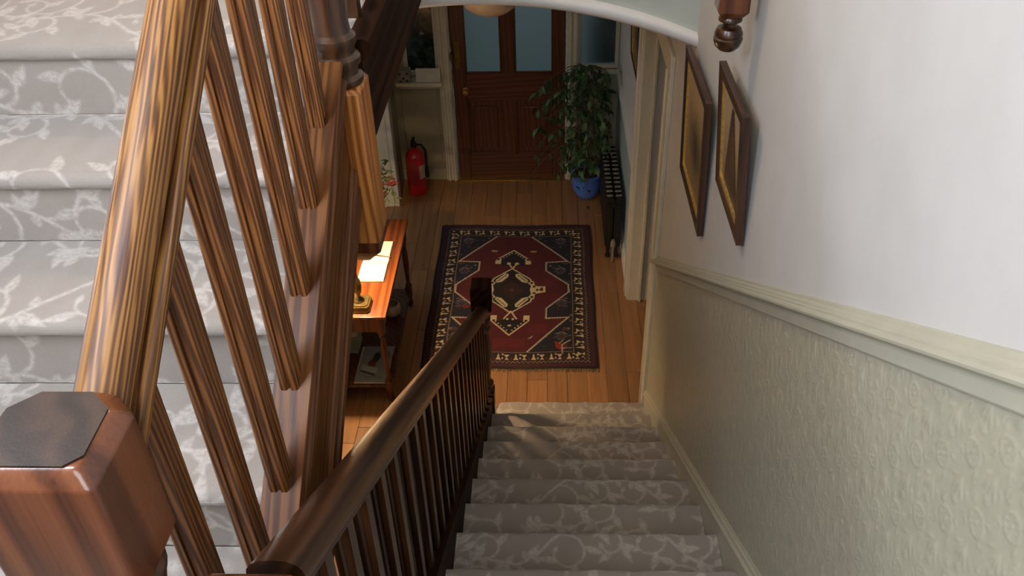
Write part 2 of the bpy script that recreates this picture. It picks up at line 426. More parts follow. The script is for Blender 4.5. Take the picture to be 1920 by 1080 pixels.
# embossed dado paper on the stair wall: real relief
def relief(n=84, m=72):
    su, sv = .17, .196
    u = (np.arange(m)+.5)/m*su; v = (np.arange(n)+.5)/n*sv; U, V = np.meshgrid(u, v); H = np.zeros((n, m))
    def per(cx, cy):
        dx = (U-cx+su/2) % su-su/2; dy = (V-cy+sv/2) % sv-sv/2; return dx, dy
    def ring(cx, cy, r, w, h):
        dx, dy = per(cx, cy); np.maximum(H, h*np.exp(-((np.hypot(dx, dy)-r)/w)**2), out=H)
    def blob(cx, cy, a, b, ang, h):
        dx, dy = per(cx, cy); c, s = math.cos(ang), math.sin(ang); np.maximum(H, h*np.exp(-(((dx*c+dy*s)/a)**2+((-dx*s+dy*c)/b)**2)), out=H)
    for cx, cy in ((su*.25, sv*.25), (su*.75, sv*.75)):
        ring(cx, cy, .026, .004, .8); blob(cx, cy, .007, .007, 0, 1)
        for k in range(8):
            a = k*PI/4; blob(cx+.016*math.cos(a), cy+.016*math.sin(a), .008, .0035, a, .9)
        for k in range(4):
            a = PI/4+k*PI/2; blob(cx+.042*math.cos(a), cy+.042*math.sin(a), .012, .005, a+.6, .8); ring(cx+.052*math.cos(a), cy+.05*math.sin(a), .01, .003, .6)
    for cx, cy in ((su*.75, sv*.25), (su*.25, sv*.75)):
        for s in (-1, 1):
            blob(cx+s*.012, cy, .006, .026, s*.35, .9); blob(cx+s*.026, cy+.012, .005, .018, s*.8, .75)
        blob(cx, cy+.005, .005, .034, 0, 1); ring(cx, cy-.034, .008, .003, .8); blob(cx, cy-.034, .004, .004, 0, 1)
    H = np.clip((H-.22)*1.5, 0, 1); return H*H*(3-2*H)
RT = relief()
ys = np.linspace(.62, 3.965, 1000); hs = np.linspace(.05, 1.02, 290)
Yg, Hg = np.meshgrid(ys, hs); Zg = Hg+R_+(3.854-Yg)*S_
Hh = sample(RT, (.128, .148), Yg, Zg)+.06*np.random.rand(*Yg.shape)
Pg = np.stack([XW-.003-.0018*Hh, Yg, Zg], -1)
R, C = Pg.shape[:2]
dado_paper = link('embossed_dado_paper', grid_mesh('embossed_dado_paper', Pg[:, ::-1]), 'sage_paper', wr, 'sage green embossed paper below the dado rail')
dado_prof = [(0, 0), (-.014, 0), (-.016, .004), (-.016, .030), (-.012, .034), (-.012, .038), (-.018, .042), (-.030, .046), (-.037, .052), (-.038, .058), (-.034, .064), (-.028, .066), (-.028, .071), (-.022, .073), (-.020, .079), (-.010, .083), (-.008, .090), (0, .092)]
struct(G().sweep(dado_prof, (XW, 4.0, lo(4.0)+.998), (XW, -.2, lo(-.2)+.998)).obj('trim_1', 'sage_gloss', ang=25))
skirt_prof = [(0, -.30), (-.018, -.30), (-.018, .050), (-.024, .054), (-.024, .062), (-.016, .070), (-.014, .082), (-.008, .088), (-.006, .096), (0, .098)]
struct(G().sweep(skirt_prof, (XW, 3.965, lo(3.965)), (XW, .4, lo(.4))).obj('baseboard_right', 'sage_gloss', ang=25))
# white casing round the end of the stair wall and the side opening
g = G()
g.box((XW-.022, 3.875, 0), (XW, 3.99, 2.30), .004); g.box((XW-.030, 3.965, 0), (XW+SW+.02, 3.995, 2.30), .006)
g.box((XW-.022, 3.875, 2.285), (XW, 5.22, 2.40), .004)
struct(g.obj('trim_2', 'cream_gloss'))
g = G()
g.box((XW-.022, 5.085, 0), (XW, 5.20, 2.29), .004); g.box((XW-.034, 5.12, 0), (XW-.02, 5.135, 2.29), .003); g.box((XW-.034, 5.17, 0), (XW-.02, 5.20, 2.29), .004)
g.box((XW-.012, 5.075, 0), (XW+SW+.02, 5.1, 2.29), .003); g.box((XW+.06, 5.055, 0), (XW+.08, 5.08, 2.29), .003)
struct(g.obj('trim_3', 'cream_gloss'))
g = G(); g.box((XW-.006, 5.2, .12), (XW, YD, .99)); 
struct(g.obj('wall_hall_right_dado', 'pale_blue_paint'))
struct(G().sweep([(0, 0), (-.02, 0), (-.03, .03), (-.02, .06), (0, .065)], (XW, 5.2, .985), (XW, YD, .985)).obj('trim_4', 'white_gloss'))
struct(G().sweep([(0, 0), (-.02, 0), (-.02, .12), (-.008, .15), (0, .15)], (XW, 5.2, 0), (XW, YD, 0)).obj('baseboard_hall_right', 'white_gloss'))
# arch wall at Y=3.4
def arch(x): 
    R0 = 2.2; return 2.85-R0+math.sqrt(R0*R0-(x+.29)**2)
xs = np.linspace(XL, XW, 49)
pts = [(x, 3.40, arch(x)) for x in xs]
wa = struct(G().poly(pts+[(XW, 3.40, 5.6), (XL, 3.40, 5.6)], (0, .22, 0)).obj('wall_arch', 'plaster_sage', ang=20))
g = G(); ring = []
for i, x in enumerate(xs):
    z = arch(x); ring.append([(x, 3.40, z+.045), (x, 3.372, z+.040), (x, 3.362, z+.024), (x, 3.366, z+.004), (x, 3.38, z-.012), (x, 3.62, z-.012), (x, 3.62, z-.001), (x, 3.40, z-.001)])
n = 8; vv = [p for r in ring for p in r]; ff = [(i*n+k, i*n+(k+1) % n, (i+1)*n+(k+1) % n, (i+1)*n+k) for i in range(len(ring)-1) for k in range(n)]
ff += [tuple(range(n)), tuple(range(len(vv)-n, len(vv)))]
struct(g.add(vv, ff).obj('trim_5', 'arch_white', ang=60))
# left walls
g = G(); g.box((XL-.12, -1.2, 0), (XL, 5.25, 5.6)); struct(g.obj('wall_left', 'plaster_wall'))
g = G(); g.box((XL-.12, 6.43, 0), (-1.30, YD, 3.0)); g.box((XL-.12, 5.25, 2.15), (XL, 6.43, 3.0)); struct(g.obj('wall_hall_left', 'hall_cream'))
g = G(); g.box((XL-.13, 6.39, 0), (-1.315, 6.425, 2.15), .004); g.box((-1.315, 6.39, 0), (-1.272, 6.49, 2.2), .005); g.box((-1.30, 6.49, 0), (-1.285, 6.52, 2.2), .003)
struct(g.obj('trim_6', 'cream_gloss'))
g = G(); g.box((-3.6, 5.0, 0), (-3.5, 7.0, 2.6)); g.box((-3.5, 4.9, 0), (XL-.12, 5.0, 2.6)); g.box((-3.5, 6.75, 0), (XL-.12, 6.85, 2.6)); g.box((-3.6, 4.9, 2.6), (XL-.12, 7.0, 2.7))
struct(g.obj('wall_side_room', 'white_gloss'))
dl = thing('white_door', 'white painted door standing open into the left side room', 'door', (-1.52, 6.36, 0))
g = G(); g.box((-2.28, 6.315, .01), (-1.525, 6.355, 2.05), .003); g.obj('door_leaf', 'white_gloss', dl)
g = G(); g.lathe([(.012, 0), (.012, -.03), (.026, -.04), (.026, -.06), (.01, -.07)], (-2.2, 6.314, 1.0), 12, 'Y'); g.obj('door_knob', 'brass', dl)
# rear wall with its window, ceilings
g = G(); zz = (3.95, 5.5)
g.box((XL-.1, -1.3, 0), (XW+.1, -1.15, zz[0])); g.box((XL-.1, -1.3, zz[1]), (XW+.1, -1.15, 5.6)); g.box((XL-.1, -1.3, zz[0]), (-.62, -1.15, zz[1])); g.box((.55, -1.3, zz[0]), (XW+.1, -1.15, zz[1]))
struct(g.obj('wall_rear', 'plaster_wall'))
struct(G().box((XL-.12, -1.3, 5.6), (XW+.15, 3.62, 5.7)).obj('ceiling_stairwell', 'ceiling_paint'))
struct(G().box((XL-.12, 3.62, 3.0), (XW+1.3, YD+.1, 3.1)).obj('ceiling', 'ceiling_paint'))
struct(G().box((XL, -1.15, LAND-.2), (XW, .545, LAND)).obj('floor_half_landing', 'vine_carpet'))

# ---------------------------------------------------- front door wall
g = G(); z = 1.04
g.box((-1.30, YD, 0), (-.90, YD+.10, 1.0)); g.box((.26, YD, 0), (XW+.1, YD+.1, z)); g.box((-1.35, YD, 2.45), (XW+.1, YD+.1, 3.0))
g.box((-1.35, YD, 1.0), (-1.20, YD+.1, 2.45)); g.box((.60, YD, z), (XW+.1, YD+.1, 2.45)); g.box((-.90, YD+.0, 2.08), (.26, YD+.1, 2.45))
struct(g.obj('wall_front', 'hall_cream'))
g = G(); g.box((-1.24, YD-.008, .18), (-.93, YD, .93), .004); g.box((-1.30, YD-.016, .0), (-.905, YD, .12), .005); g.box((.27, YD-.016, 0), (XW, YD, .12), .005)
struct(g.obj('baseboard_front', 'hall_cream'))
g = G()
for a, b in ((-.905, -.795), (.165, .265)):
    g.box((a, YD-.03, 0), (b, YD+.03, 2.12), .006); g.box((a+.02, YD-.042, 0), (a+.045, YD-.028, 2.12), .005); g.box((b-.04, YD-.045, 0), (b-.012, YD-.028, 2.12), .005)
g.box((-.905, YD-.03, 2.06), (.265, YD+.03, 2.17), .006)
struct(g.obj('trim_7', 'cream_gloss'))
g = G(); g.box((-1.26, YD-.12, .955), (-.87, YD+.01, .99), .006); g.box((-1.24, YD-.03, .90), (-.89, YD, .955), .004)
struct(g.obj('trim_8', 'cream_gloss'))
struct(G().box((.25, YD-.035, 1.01), (.62, YD+.01, 1.045), .006).obj('trim_9', 'cream_gloss'))
for k, (a, b, z0, gl) in enumerate(((-1.20, -.90, 1.0, 'clear_glass'), (.26, .60, 1.045, 'frosted_glass'))):
    wd = thing('window_%d' % (k+1), None, None, ((a+b)/2, YD, z0)); wd['kind'] = 'structure'
    g = G(); t = .03
    for p in (((a, z0), (a+t, 2.45)), ((b-t, z0), (b, 2.45)), ((a+t, z0), (b-t, z0+t)), ((a+t, 2.42), (b-t, 2.45))):
        g.box((p[0][0], YD+.02, p[0][1]), (p[1][0], YD+.07, p[1][1]), .003)
    g.obj('window_frame', 'cream_gloss', wd)
    G().box((a+t-.004, YD+.042, z0+t-.004), (b-t+.004, YD+.048, 2.424)).obj('pane', gl, wd)
# the door
dr = thing('door_1', None, None, (-.315, YD, 0)); dr['kind'] = 'structure'
Y0, Y1 = YD+.005, YD+.05
G().box((-.79, Y0, .008), (-.68, Y1, 2.055), .003).obj('stile', 'door_wood_Z', dr)
G().box((.055, Y0, .008), (.16, Y1, 2.055), .003).obj('stile', 'door_wood_Z', dr)
G().box((-.375, Y0, 1.017), (-.265, Y1, 1.95), .003).obj('muntin', 'door_wood_Z', dr)
G().box((-.375, Y0, .25), (-.265, Y1, .77), .003).obj('muntin', 'door_wood_Z', dr)
G().box((-.68, Y0, .008), (.055, Y1, .25), .003).obj('bottom_rail', 'door_wood_X', dr)
G().box((-.68, Y0, .77), (.055, Y1, 1.017), .003).obj('lock_rail', 'door_wood_X', dr)
G().box((-.68, Y0, 1.95), (.055, Y1, 2.055), .003).obj('top_rail', 'door_wood_X', dr)
for a, b in ((-.68, -.375), (-.265, .055)):
    G().box((a-.004, Y0+.02, 1.01), (b+.004, Y0+.028, 1.955)).obj('pane', 'frosted_glass', dr, 'frosted grey green glass pane')
    G().box((a-.003, Y0+.018, .246), (b+.003, Y0+.03, .774)).obj('panel', 'door_wood_Z', dr)
    G().box((a+.045, Y0+.006, .31), (b-.045, Y0+.02, .71), .012).obj('raised_field', 'door_wood_Z', dr)
    g = G(); t = .014
    for z0, z1 in ((.25, .77), (1.017, 1.95)):
        g.box((a, Y0+.002, z0), (a+t, Y0+.02, z1), .003); g.box((b-t, Y0+.002, z0), (b, Y0+.02, z1), .003); g.box((a, Y0+.002, z0), (b, Y0+.02, z0+t), .003); g.box((a, Y0+.002, z1-t), (b, Y0+.02, z1), .003)
    g.obj('glazing_bead', 'door_wood_X', dr)
g = G(); g.lathe([(.028, 0), (.028, -.006), (.010, -.010), (.010, -.035), (.024, -.042), (.028, -.052), (.022, -.064), (.004, -.068)], (-.685, Y0, .866), 16, 'Y'); g.obj('door_knob', 'brass', dr, 'small bright brass knob')
g = G(); g.box((-.765, Y0-.006, 1.06), (-.715, Y0, 1.30), .004); g.lathe([(.02, 0), (.02, -.008), (.008, -.01)], (-.74, Y0-.004, 1.26), 12, 'Y'); g.obj('finger_plate', 'antique_brass', dr, 'dark brass finger plate')
g = G(); g.box((-.80, YD-.05, 1.155), (-.775, Y0, 1.215), .004); g.obj('lock_keep', 'antique_brass', dr)
G().box((-.80, YD-.05, 0), (.165, YD+.04, .012), .003).obj('threshold', 'brass', dr)
# garden glimpsed through the side lights
def leaf_blob(name, label, cat, c, rx, ry, rz, n, mat, size=.09):
    rg = random.Random(int(abs(c[0])*100)); g = G(); g.tube([(c[0], c[1], 0), (c[0], c[1], c[2])], [.04, .02], 6)
    for _ in range(n):
        a = rg.random()*2*PI; h = rg.uniform(-1, 1); r = math.sqrt(1-h*h)*rg.uniform(.5, 1)
        p = Vector((c[0]+rx*r*math.cos(a), c[1]+ry*r*math.sin(a), c[2]+rz*h)); d = Vector((rg.gauss(0, 1), rg.gauss(0, 1), rg.gauss(0, 1))).normalized(); e = d.cross(Vector((rg.gauss(0, 1), rg.gauss(0, 1), rg.gauss(0, 1)))).normalized()
        g.add([p-d*size, p+e*size*.4, p+d*size, p-e*size*.4], [(0, 1, 2, 3)])
    return tag(g.obj(name, mat), label, cat)
leaf_blob('garden_conifer', 'tall dark green garden shrub behind the left side light', 'shrub', (-1.25, 7.6, 1.3), .42, .35, 1.3, 3600, 'garden_green')
leaf_blob('garden_shrub', 'dark blurred shrub behind the frosted right side light', 'shrub', (.62, 7.5, 1.0), .24, .25, .85, 900, 'garden_dark')
struct(G().box((-6, YD+.12, -.25), (6, 16, -.1)).obj('ground_outside', 'garden_ground'))

# ------------------------------------------------------------------ LOWER FLIGHT
ls = thing('lower_staircase', 'lower stair flight with vine carpet and dark balustrade descending to the hall', 'staircase', (.13, 2.2, 0))
for k in range(1, 13):
    yk, zk = 3.854-G_*(k-1), R_*k
    res = .0045 if k > 7 else (.006 if k > 2 else .008)
    if k > 10: res = .03
    carpet_step(ls, yk, zk, 1, -.3205 if k > 1 else -.27, XW-.019, res, -k*(G_+R_)*1.0, bull=.0 if k > 1 else .05)
def rail_prof(w, h):
    half = [(.0, 0), (.42, -.02), (.72, -.09), (.92, -.22), (1.0, -.42), (.93, -.56), (.76, -.60), (.80, -.66), (.80, -.74), (.66, -.80), (.52, -.86), (.52, -1.0)]
    r = [(x*w/2, z*h) for x, z in half]; return r+[(-x, z) for x, z in r[::-1][:-1]]
XR = -.348
G().sweep(rail_prof(.078, .085), (XR, .66, lo(.66)+.782), (XR, 3.62, lo(3.62)+.782)).obj('handrail', 'dark_stained_down', ls)
# closed outer string with cap
capz = .105
G().sweep([(-.384, -.26), (-.322, -.26), (-.322, capz-.02), (-.314, capz-.012), (-.314, capz), (-.392, capz), (-.392, capz-.012), (-.384, capz-.02)], (0, .60, lo(.60)), (0, 3.64, lo(3.64))).obj('string', 'string_dark_down', ls)
for yb in np.arange(.80, 3.60, .122):
    h = .0165; g = G(); ring = []
    pl = [(-h, -h), (-h*.3, -h), (0, -h*.75), (h*.3, -h), (h, -h), (h, h), (-h, h)]
    b = [(XR+x, yb+y, lo(yb+y)+capz-.002) for x, y in pl]; t = [(XR+x, yb+y, lo(yb+y)+.782-.08) for x, y in pl]; n = len(pl)
    g.add(b+t, [tuple(range(n))[::-1], tuple(range(n, 2*n))]+[(i, (i+1) % n, n+(i+1) % n, n+i) for i in range(n)])
    g.obj('baluster', 'dark_stained_Z', ls, ang=20)
G().sweep([(-.38, -.30), (XW-.02, -.30), (XW-.02, -.27), (-.38, -.27)], (0, .60, lo(.60)), (0, 3.4, lo(3.4))).obj('soffit', 'ceiling_paint', ls)
# lower newel
nx, ny = XR-.005, 3.672
nw = G(); nw.box((nx-.047, ny-.047, 0), (nx+.047, ny+.047, .46), .006)
nw2 = nw.obj('newel_post', 'dark_stained_Z', ls)
prof = [(.044, .455), (.046, .47), (.034, .485), (.042, .50), (.044, .515), (.030, .53), (.028, .56), (.036, .66), (.040, .76), (.034, .86), (.029, .90), (.042, .915), (.044, .93), (.032, .945), (.030, .96), (.043, .975), (.043, .99), (.034, 1.0), (.034, 1.08)]
G().lathe(prof, (nx, ny, 0), 20).obj('turned_shaft', 'dark_stained_Z', nw2)
def cap_block(parent, c, hw, z0, z1, ch, mat, name='post_cap', label=None, low=.045, ky=1.0):
    """faceted newel block: square with chamfered shoulders top and bottom"""
    v = []; f = []
    lv = [(hw-low*.75, z0), (hw, z0+low), (hw, z1-ch), (hw-ch*.55, z1-ch*.25), (hw-ch*.8, z1)]
    for r, zz in lv:
        k0 = .24*hw
        for sx, sy in ((1, 1), (-1, 1), (-1, -1), (1, -1)):
            k = k0*(2.2 if (sy > 0 and ky < 1) else 1); a = (sx*r, sy*(r-k*.8 if k > k0 else r-k*.3)); b = (sx*(r-k*.8 if k > k0 else r-k*.3), sy*r)
            v += [(c[0]+p[0], c[1]+p[1]*ky, zz) for p in ((a, b) if sx*sy > 0 else (b, a))]
    for i in range(len(lv)-1):
        for k in range(8): f.append((i*8+k, i*8+(k+1) % 8, (i+1)*8+(k+1) % 8, (i+1)*8+k))
    f += [tuple(range(8))[::-1], tuple(range(len(v)-8, len(v)))]
    bm = bmesh.new(); bv = [bm.verts.new(p) for p in v]
    for q in f: bm.faces.new([bv[i] for i in q])
    bmesh.ops.recalc_face_normals(bm, faces=bm.faces)
    bmesh.ops.bevel(bm, geom=list(bm.edges), offset=.003, segments=2, affect='EDGES', profile=.6)
    return G().bm(bm).obj(name, mat, parent, label, ang=35)
cap_block(nw2, (nx, ny), .055, 1.06, 1.235, .010, 'fascia_dark', low=.02)

# ------------------------------------------------------------------ UPPER FLIGHT
us = thing('upper_staircase', 'upper stair flight with vine carpet and golden pine handrail rising along the left', 'staircase', (-.9, 1.2, LAND))
for k in range(-1, 3):
    carpet_step(us, 1.038+G_*k, 2.748+R_*k, -1, XL+.0, -.501, .0036 if k >= 0 else .02, k*(G_+R_), dx=.13)
XU = -.467
def rail_prof_frog(w, h):
    half = [(0, 0), (.28, -.02), (.48, -.08), (.62, -.18), (.69, -.30), (.68, -.36), (.56, -.43), (.58, -.47), (.80, -.44), (.92, -.45), (1.0, -.53), (1.0, -.62), (.93, -.70), (.86, -.72), (.70, -.76), (.60, -.84), (.60, -1.0)]
    r = [(x*w/2, z*h) for x, z in half]; return r+[(-x, z) for x, z in r[::-1][:-1]]
G().sweep(rail_prof_frog(.088, .084), (XU, .60, up(.60)+.925), (XU, 1.715, up(1.715)+.925)).obj('handrail', 'pine_rail', us, 'golden grained pine handrail')
cz = .105
sprof = [(-.500, -.20), (-.472, -.235), (-.432, -.235), (-.428, -.225), (-.428, -.195), (-.436, -.19), (-.436, -.178), (-.430, -.170), (-.430, -.150), (-.442, -.140), (-.442, .02), (-.434, .026), (-.434, .048), (-.426, .054), (-.426, .062), (-.436, .070), (-.436, cz-.022), (-.430, cz-.014), (-.428, cz-.006), (-.432, cz), (-.500, cz), (-.503, cz-.01), (-.500, cz-.02), (-.500, -.20)]
G().sweep([(x, z) for x, z in sprof], (0, .60, up(.60)), (0, 1.72, up(1.72))).obj('string', 'string_wood', us, 'moulded closed string', ang=25)
for k in range(-2, 5):
    yb = 1.006+.15*k; h = .0175; g = G()
    pl = [(-h, -h*.8), (-h*.8, -h), (-h*.25, -h), (-h*.18, -h*.8), (h*.18, -h*.8), (h*.25, -h), (h*.8, -h), (h, -h*.8), (h, -h*.3), (h*.85, -h*.15), (h*.85, h*.15), (h, h*.3), (h, h), (-h, h)]
    b = [(-.470+x, yb+y, up(yb+y)+cz-.002) for x, y in pl]; t = [(-.470+x, yb+y, up(yb+y)+.925-.08) for x, y in pl]; n = len(pl)
    g.add(b+t, [tuple(range(n))[::-1], tuple(range(n, 2*n))]+[(i, (i+1) % n, n+(i+1) % n, n+i) for i in range(n)])
    g.obj('baluster', 'pitch_pine_Z', us, ang=15)
G().sweep([(XL, -.26), (-.50, -.26), (-.50, -.235), (XL, -.235)], (0, .6, up(.6)), (0, 1.70, up(1.70))).obj('soffit', 'ceiling_paint', us)
# half-landing newel at the lower left
ax_, ay_ = -.467, .565; cx_, cy_, hc = -.482, .573, .0675
nu = G(); nu.box((ax_-.05, ay_-.05, 1.95), (ax_+.05, ay_+.05, 2.95), .006); nu = nu.obj('newel_post', 'newel_wood', us, 'big newel post with faceted block head')
G().lathe([(.047, 2.945), (.050, 2.96), (.040, 2.975), (.034, 2.985), (.034, 3.08), (.038, 3.14), (.046, 3.18), (.050, 3.192), (.050, 3.200), (.044, 3.208), (.044, 3.23)], (cx_+.006, cy_, 0), 28).obj('turned_neck', 'dark_stained_Z', nu)
cap_block(nu, (cx_, cy_), hc, 3.200, 3.422, .018, 'newel_wood', 'post_cap', 'worn reddish block head', low=.036, ky=.93)
ct = hc-.018*.8-.0005; G().poly([(cx_+x*ct, cy_+y*ct*.93, 3.420) for x, y in ((.97, .5), (.5, .97), (-.5, .97), (-.97, .5), (-1, -.72), (-.72, -1), (.72, -1), (1, -.72))], (0, 0, .0042)).obj('cap_top', 'newel_dark', nu, 'dark top of the block')  # separate thin piece, darker than the rest of the block
# the lower flight has a newel of its own at the landing
n2 = G().box((XR-.05, .50, 1.95), (XR+.05, .60, 2.95), .006).obj('newel_post', 'dark_stained_Z', ls)
G().lathe([(.047, 2.945), (.050, 2.96), (.038, 2.98), (.034, 3.0), (.034, 3.04)], (XR, .55, 0), 24).obj('turned_neck', 'dark_stained_Z', n2)
cap_block(n2, (XR, .55), .054, 3.02, 3.158, .012, 'newel_wood', low=.03)

# ------------------------------------------------------------------ FIRST-FLOOR LANDING with its newel and fascia
la = thing('upper_landing', 'dark moulded edge of the first floor landing above the hall', 'landing', (-.9, 2.6, TOP))
G().box((XL, 1.90, 3.10), (-.44, 3.40, 3.285)).obj('landing_floor', 'vine_carpet', la)
g = G(); fp = [(-.44, 3.07), (-.405, 3.07), (-.400, 3.078), (-.400, 3.098), (-.408, 3.104), (-.408, 3.12), (-.414, 3.13), (-.414, 3.205), (-.406, 3.212), (-.402, 3.225), (-.410, 3.236), (-.410, 3.262), (-.398, 3.272), (-.392, 3.285), (-.392, 3.305), (-.40, 3.312), (-.44, 3.312)]
g.sweep(fp, (0, 1.83, 0), (0, 3.395, 0)); g.obj('fascia', 'fascia_dark', la, ang=25)
carpet_step(la, 1.859, TOP, -1, XL, -.445, .005, 3*(G_+R_), depth=.6, name='landing_carpet', dx=.13)
G().sweep(rail_prof(.08, .088), (-.458, 1.8, 4.22), (-.458, 3.395, 4.22)).obj('handrail', 'dark_stained_Y', la)
for yb in np.arange(1.98, 3.35, .125):
    h = .0165; G().box((-.45-h, yb-h, 3.31), (-.45+h, yb+h, 4.14), .003).obj('baluster', 'dark_stained_Z', la)
ux, uy = -.455, 1.772
un = G(); un.box((ux-.055, uy-.058, 2.84), (ux+.055, uy+.058, 3.24), .008)
un = un.obj('newel_post', 'newel_orange', la, 'orange brown newel post block')
cap_block(un, (ux, uy), .052, 2.765, 2.86, .006, 'newel_wood', 'drop_end', low=.05)
G().lathe([(.050, 3.235), (.055, 3.245), (.055, 3.255), (.046, 3.262), (.046, 3.275), (.054, 3.285), (.054, 3.30), (.044, 3.308), (.044, 3.32), (.050, 3.33), (.050, 3.345), (.040, 3.355), (.038, 3.38), (.044, 3.48), (.044, 3.6), (.036, 3.9), (.036, 4.2)], (ux, uy, 0), 28).obj('turned_shaft', 'dark_stained_Z', un)
# pendant newel over the right side of the stairs, carried by its trimmer beam
pn = thing('pendant_newel', 'dark wood newel drop with ball finial hanging beside the right wall', 'newel post', (.535, 2.45, 3.02))
px_, py_ = .527, 2.45
g = G(); hw = .042
bmv = []
g2 = cap_block(pn, (px_, py_), .043, 3.115, 4.2, .01, 'newel_wood', 'post', low=.03)
G().lathe([(.030, 3.125), (.034, 3.118), (.034, 3.112), (.020, 3.104), (.020, 3.096), (.034, 3.090), (.040, 3.078), (.041, 3.070), (.0385, 3.067), (.0385, 3.064), (.042, 3.060), (.0415, 3.052), (.036, 3.036), (.024, 3.024), (.004, 3.018)], (px_, py_, 0), 28).obj('ball_finial', 'dark_stained_Z', pn)
G().box((px_-.03, py_+.03, 3.42), (XW, 3.40, 3.62), .006).obj('trimmer_beam', 'dark_stained_Y', pn)

# ------------------------------------------------------------------ RUG
RX0, RX1, RY0, RY1 = -.868, .352, 4.338, 6.078
rw, rh = RX1-RX0, RY1-RY0
def rug_raster():
    nx_, ny_ = 360, 514
    x = np.linspace(RX0, RX1, nx_); y = np.linspace(RY0, RY1, ny_); X, Y = np.meshgrid(x, y)
    A = np.zeros((ny_, nx_, 4)); A[..., 3] = 1
    cx = -.266; D = np.abs(X-cx)
    def paint(mask, col): A[mask] = rgb(col)
    def poly(pts, mx=None):
        m = np.zeros(X.shape, bool); XX = X if mx is None else mx; n = len(pts)
        for i in range(n):
            (xa, ya), (xb, yb) = pts[i], pts[(i+1) % n]
            c = ((ya > Y) != (yb > Y)) & (XX < (xb-xa)*(Y-ya)/(yb-ya+1e-12)+xa); m ^= c
        return m
    def line(pts, wd, mx=None, dash=None):
        XX = X if mx is None else mx; m = np.zeros(X.shape, bool); acc = 0
        for a, b in zip(pts[:-1], pts[1:]):
            d, t = seg_dist(XX, Y, a, b); L = math.hypot(b[0]-a[0], b[1]-a[1])
            k = d < wd
            if dash: k &= (((acc+t*L) % dash) < dash*.62) | (d < wd*.45)
            m |= k; acc += L
        return m
    paint(np.ones(X.shape, bool), '23161a')
    # outer guard stripes
    e = np.minimum(np.minimum(X-RX0, RX1-X), np.minimum(Y-RY0, RY1-Y))
    paint(e > .018, '4a2026'); paint(e > .052, '1c1418')
    along = np.where(np.minimum(X-RX0, RX1-X) < np.minimum(Y-RY0, RY1-Y), Y, X)
    paint(np.abs(e-.066-.006*np.sin(along*2*PI/.03)) < .0028, '9a8d7c')
    paint((e > .078) & (e < .083), '5a2a2a')
    # main border: cream birds and scrolls on dark ground
    paint((e > .085) & (e < .162), '21161a')
    t = (e-.088)/.07; s = (along/.122) % 1
    m = (e > .088) & (e < .158)
    def tri(c, w, t0, t1, flip=False):
        tt = (t-t0)/(t1-t0); ww = w*(tt if flip else 1-tt); d = np.abs((s-c+.5) % 1-.5); return m & (tt > 0) & (tt < 1) & (d < ww)
    paint(tri(.25, .15, .05, .55) | tri(.25, .07, .45, .95), 'c9b894')
    paint(tri(.72, .16, .30, .75, True) | tri(.72, .13, .02, .35), 'c9b894')
    paint(m & (np.abs((s-.5+.5) % 1-.5) < .06) & (np.abs(t-.78) < .14), 'b5a27e')
    paint(m & (np.abs((s-.98+.5) % 1-.5) < .05) & (np.abs(t-.2) < .12), '6a3028')
    paint(m & (np.abs((s-.48+.5) % 1-.5) < .045) & (np.abs(t-.25) < .12), 'c9b894')
    paint((e > .162) & (e < .168), '7a6a55')
    fld = e > .168
    paint(fld, '1d1a26')
    # corner speckle motifs
    rg = random.Random(3)
    for _ in range(150):
        qx, qy = rg.uniform(.18, .50), rg.uniform(RY0+.19, RY1-.19); c = rg.choice(['4a4a58', '55504a', '6a2c24', '3a4050', '7a705e'])
        dd = np.abs(D-qx)/rg.uniform(.006, .016)+np.abs(Y-qy)/rg.uniform(.006, .016); paint(fld & (dd < 1), c)
    for qy in (5.83, 5.43, 5.03, 4.66):
        r = np.hypot((D-.37), (Y-qy)); a = np.arctan2(Y-qy, D-.37)
        paint(fld & (np.abs(r-.028-.008*np.cos(6*a)) < .006), '5a5560'); paint(fld & (r < .010), '6a2c24')
        paint(line([(.33, qy+.03), (.38, qy+.05), (.41, qy+.02)], .0035, D) & fld, '8a8272')
    # red field with stepped zigzag outline
    Z = [(0.13, 5.922), (.425, 5.562), (.26, 5.548), (.26, 5.441), (.425, 5.262), (.428, 5.172), (.26, 4.977), (.26, 4.863), (.423, 4.870), (.115, 4.493)]
    fieldp = [(-.01, 5.922)]+Z+[(-.01, 4.493)]
    paint(poly(fieldp, D) & fld, '52121a')
    paint(fld & (D < .13) & (Y > 5.90), '4c1218'); paint(fld & (D < .115) & (Y < 4.52), '52121a')
    for qy, qd, wv in ((4.6, .05, .12), (5.1, .33, .1), (4.75, .2, .14), (5.62, .1, .12), (5.3, .3, .1)):
        paint((np.abs(Y-qy) < .05) & (np.abs(D-qd) < wv*.5) & poly(fieldp, D) & (np.random.rand(*X.shape) < .35), '6e1a20')
    paint((line(Z, .0075, D, .02)) & fld, 'bdb09a')
    # medallion
    cream, dk = 'cdbc98', '1b1418'
    ch = [(.105, 5.53), (.112, 5.60), (0, 5.72)]
    paint(poly([(-.01, 5.72), (0, 5.725), (.13, 5.60), (.12, 5.52), (.02, 5.50), (-.01, 5.50)], D), dk)
    paint(line([(.125, 5.59), (0, 5.715)], .006, D), cream)
    for k in range(5): paint(np.hypot(D-(.095-.02*k), Y-(5.592+.021*k)) < .006, cream)
    paint((np.abs(D-.117) < .022) & (np.abs(Y-5.562) < .034) & (D+Y-5.562 < .145), cream); paint((np.abs(D-.117) < .010) & (np.abs(Y-5.59) < .012), dk)
    paint(np.hypot(D-.032, Y-5.535) < .016, cream); paint(line([(.03, 5.53), (0, 5.47), (-.03, 5.53)], .006, D), cream)
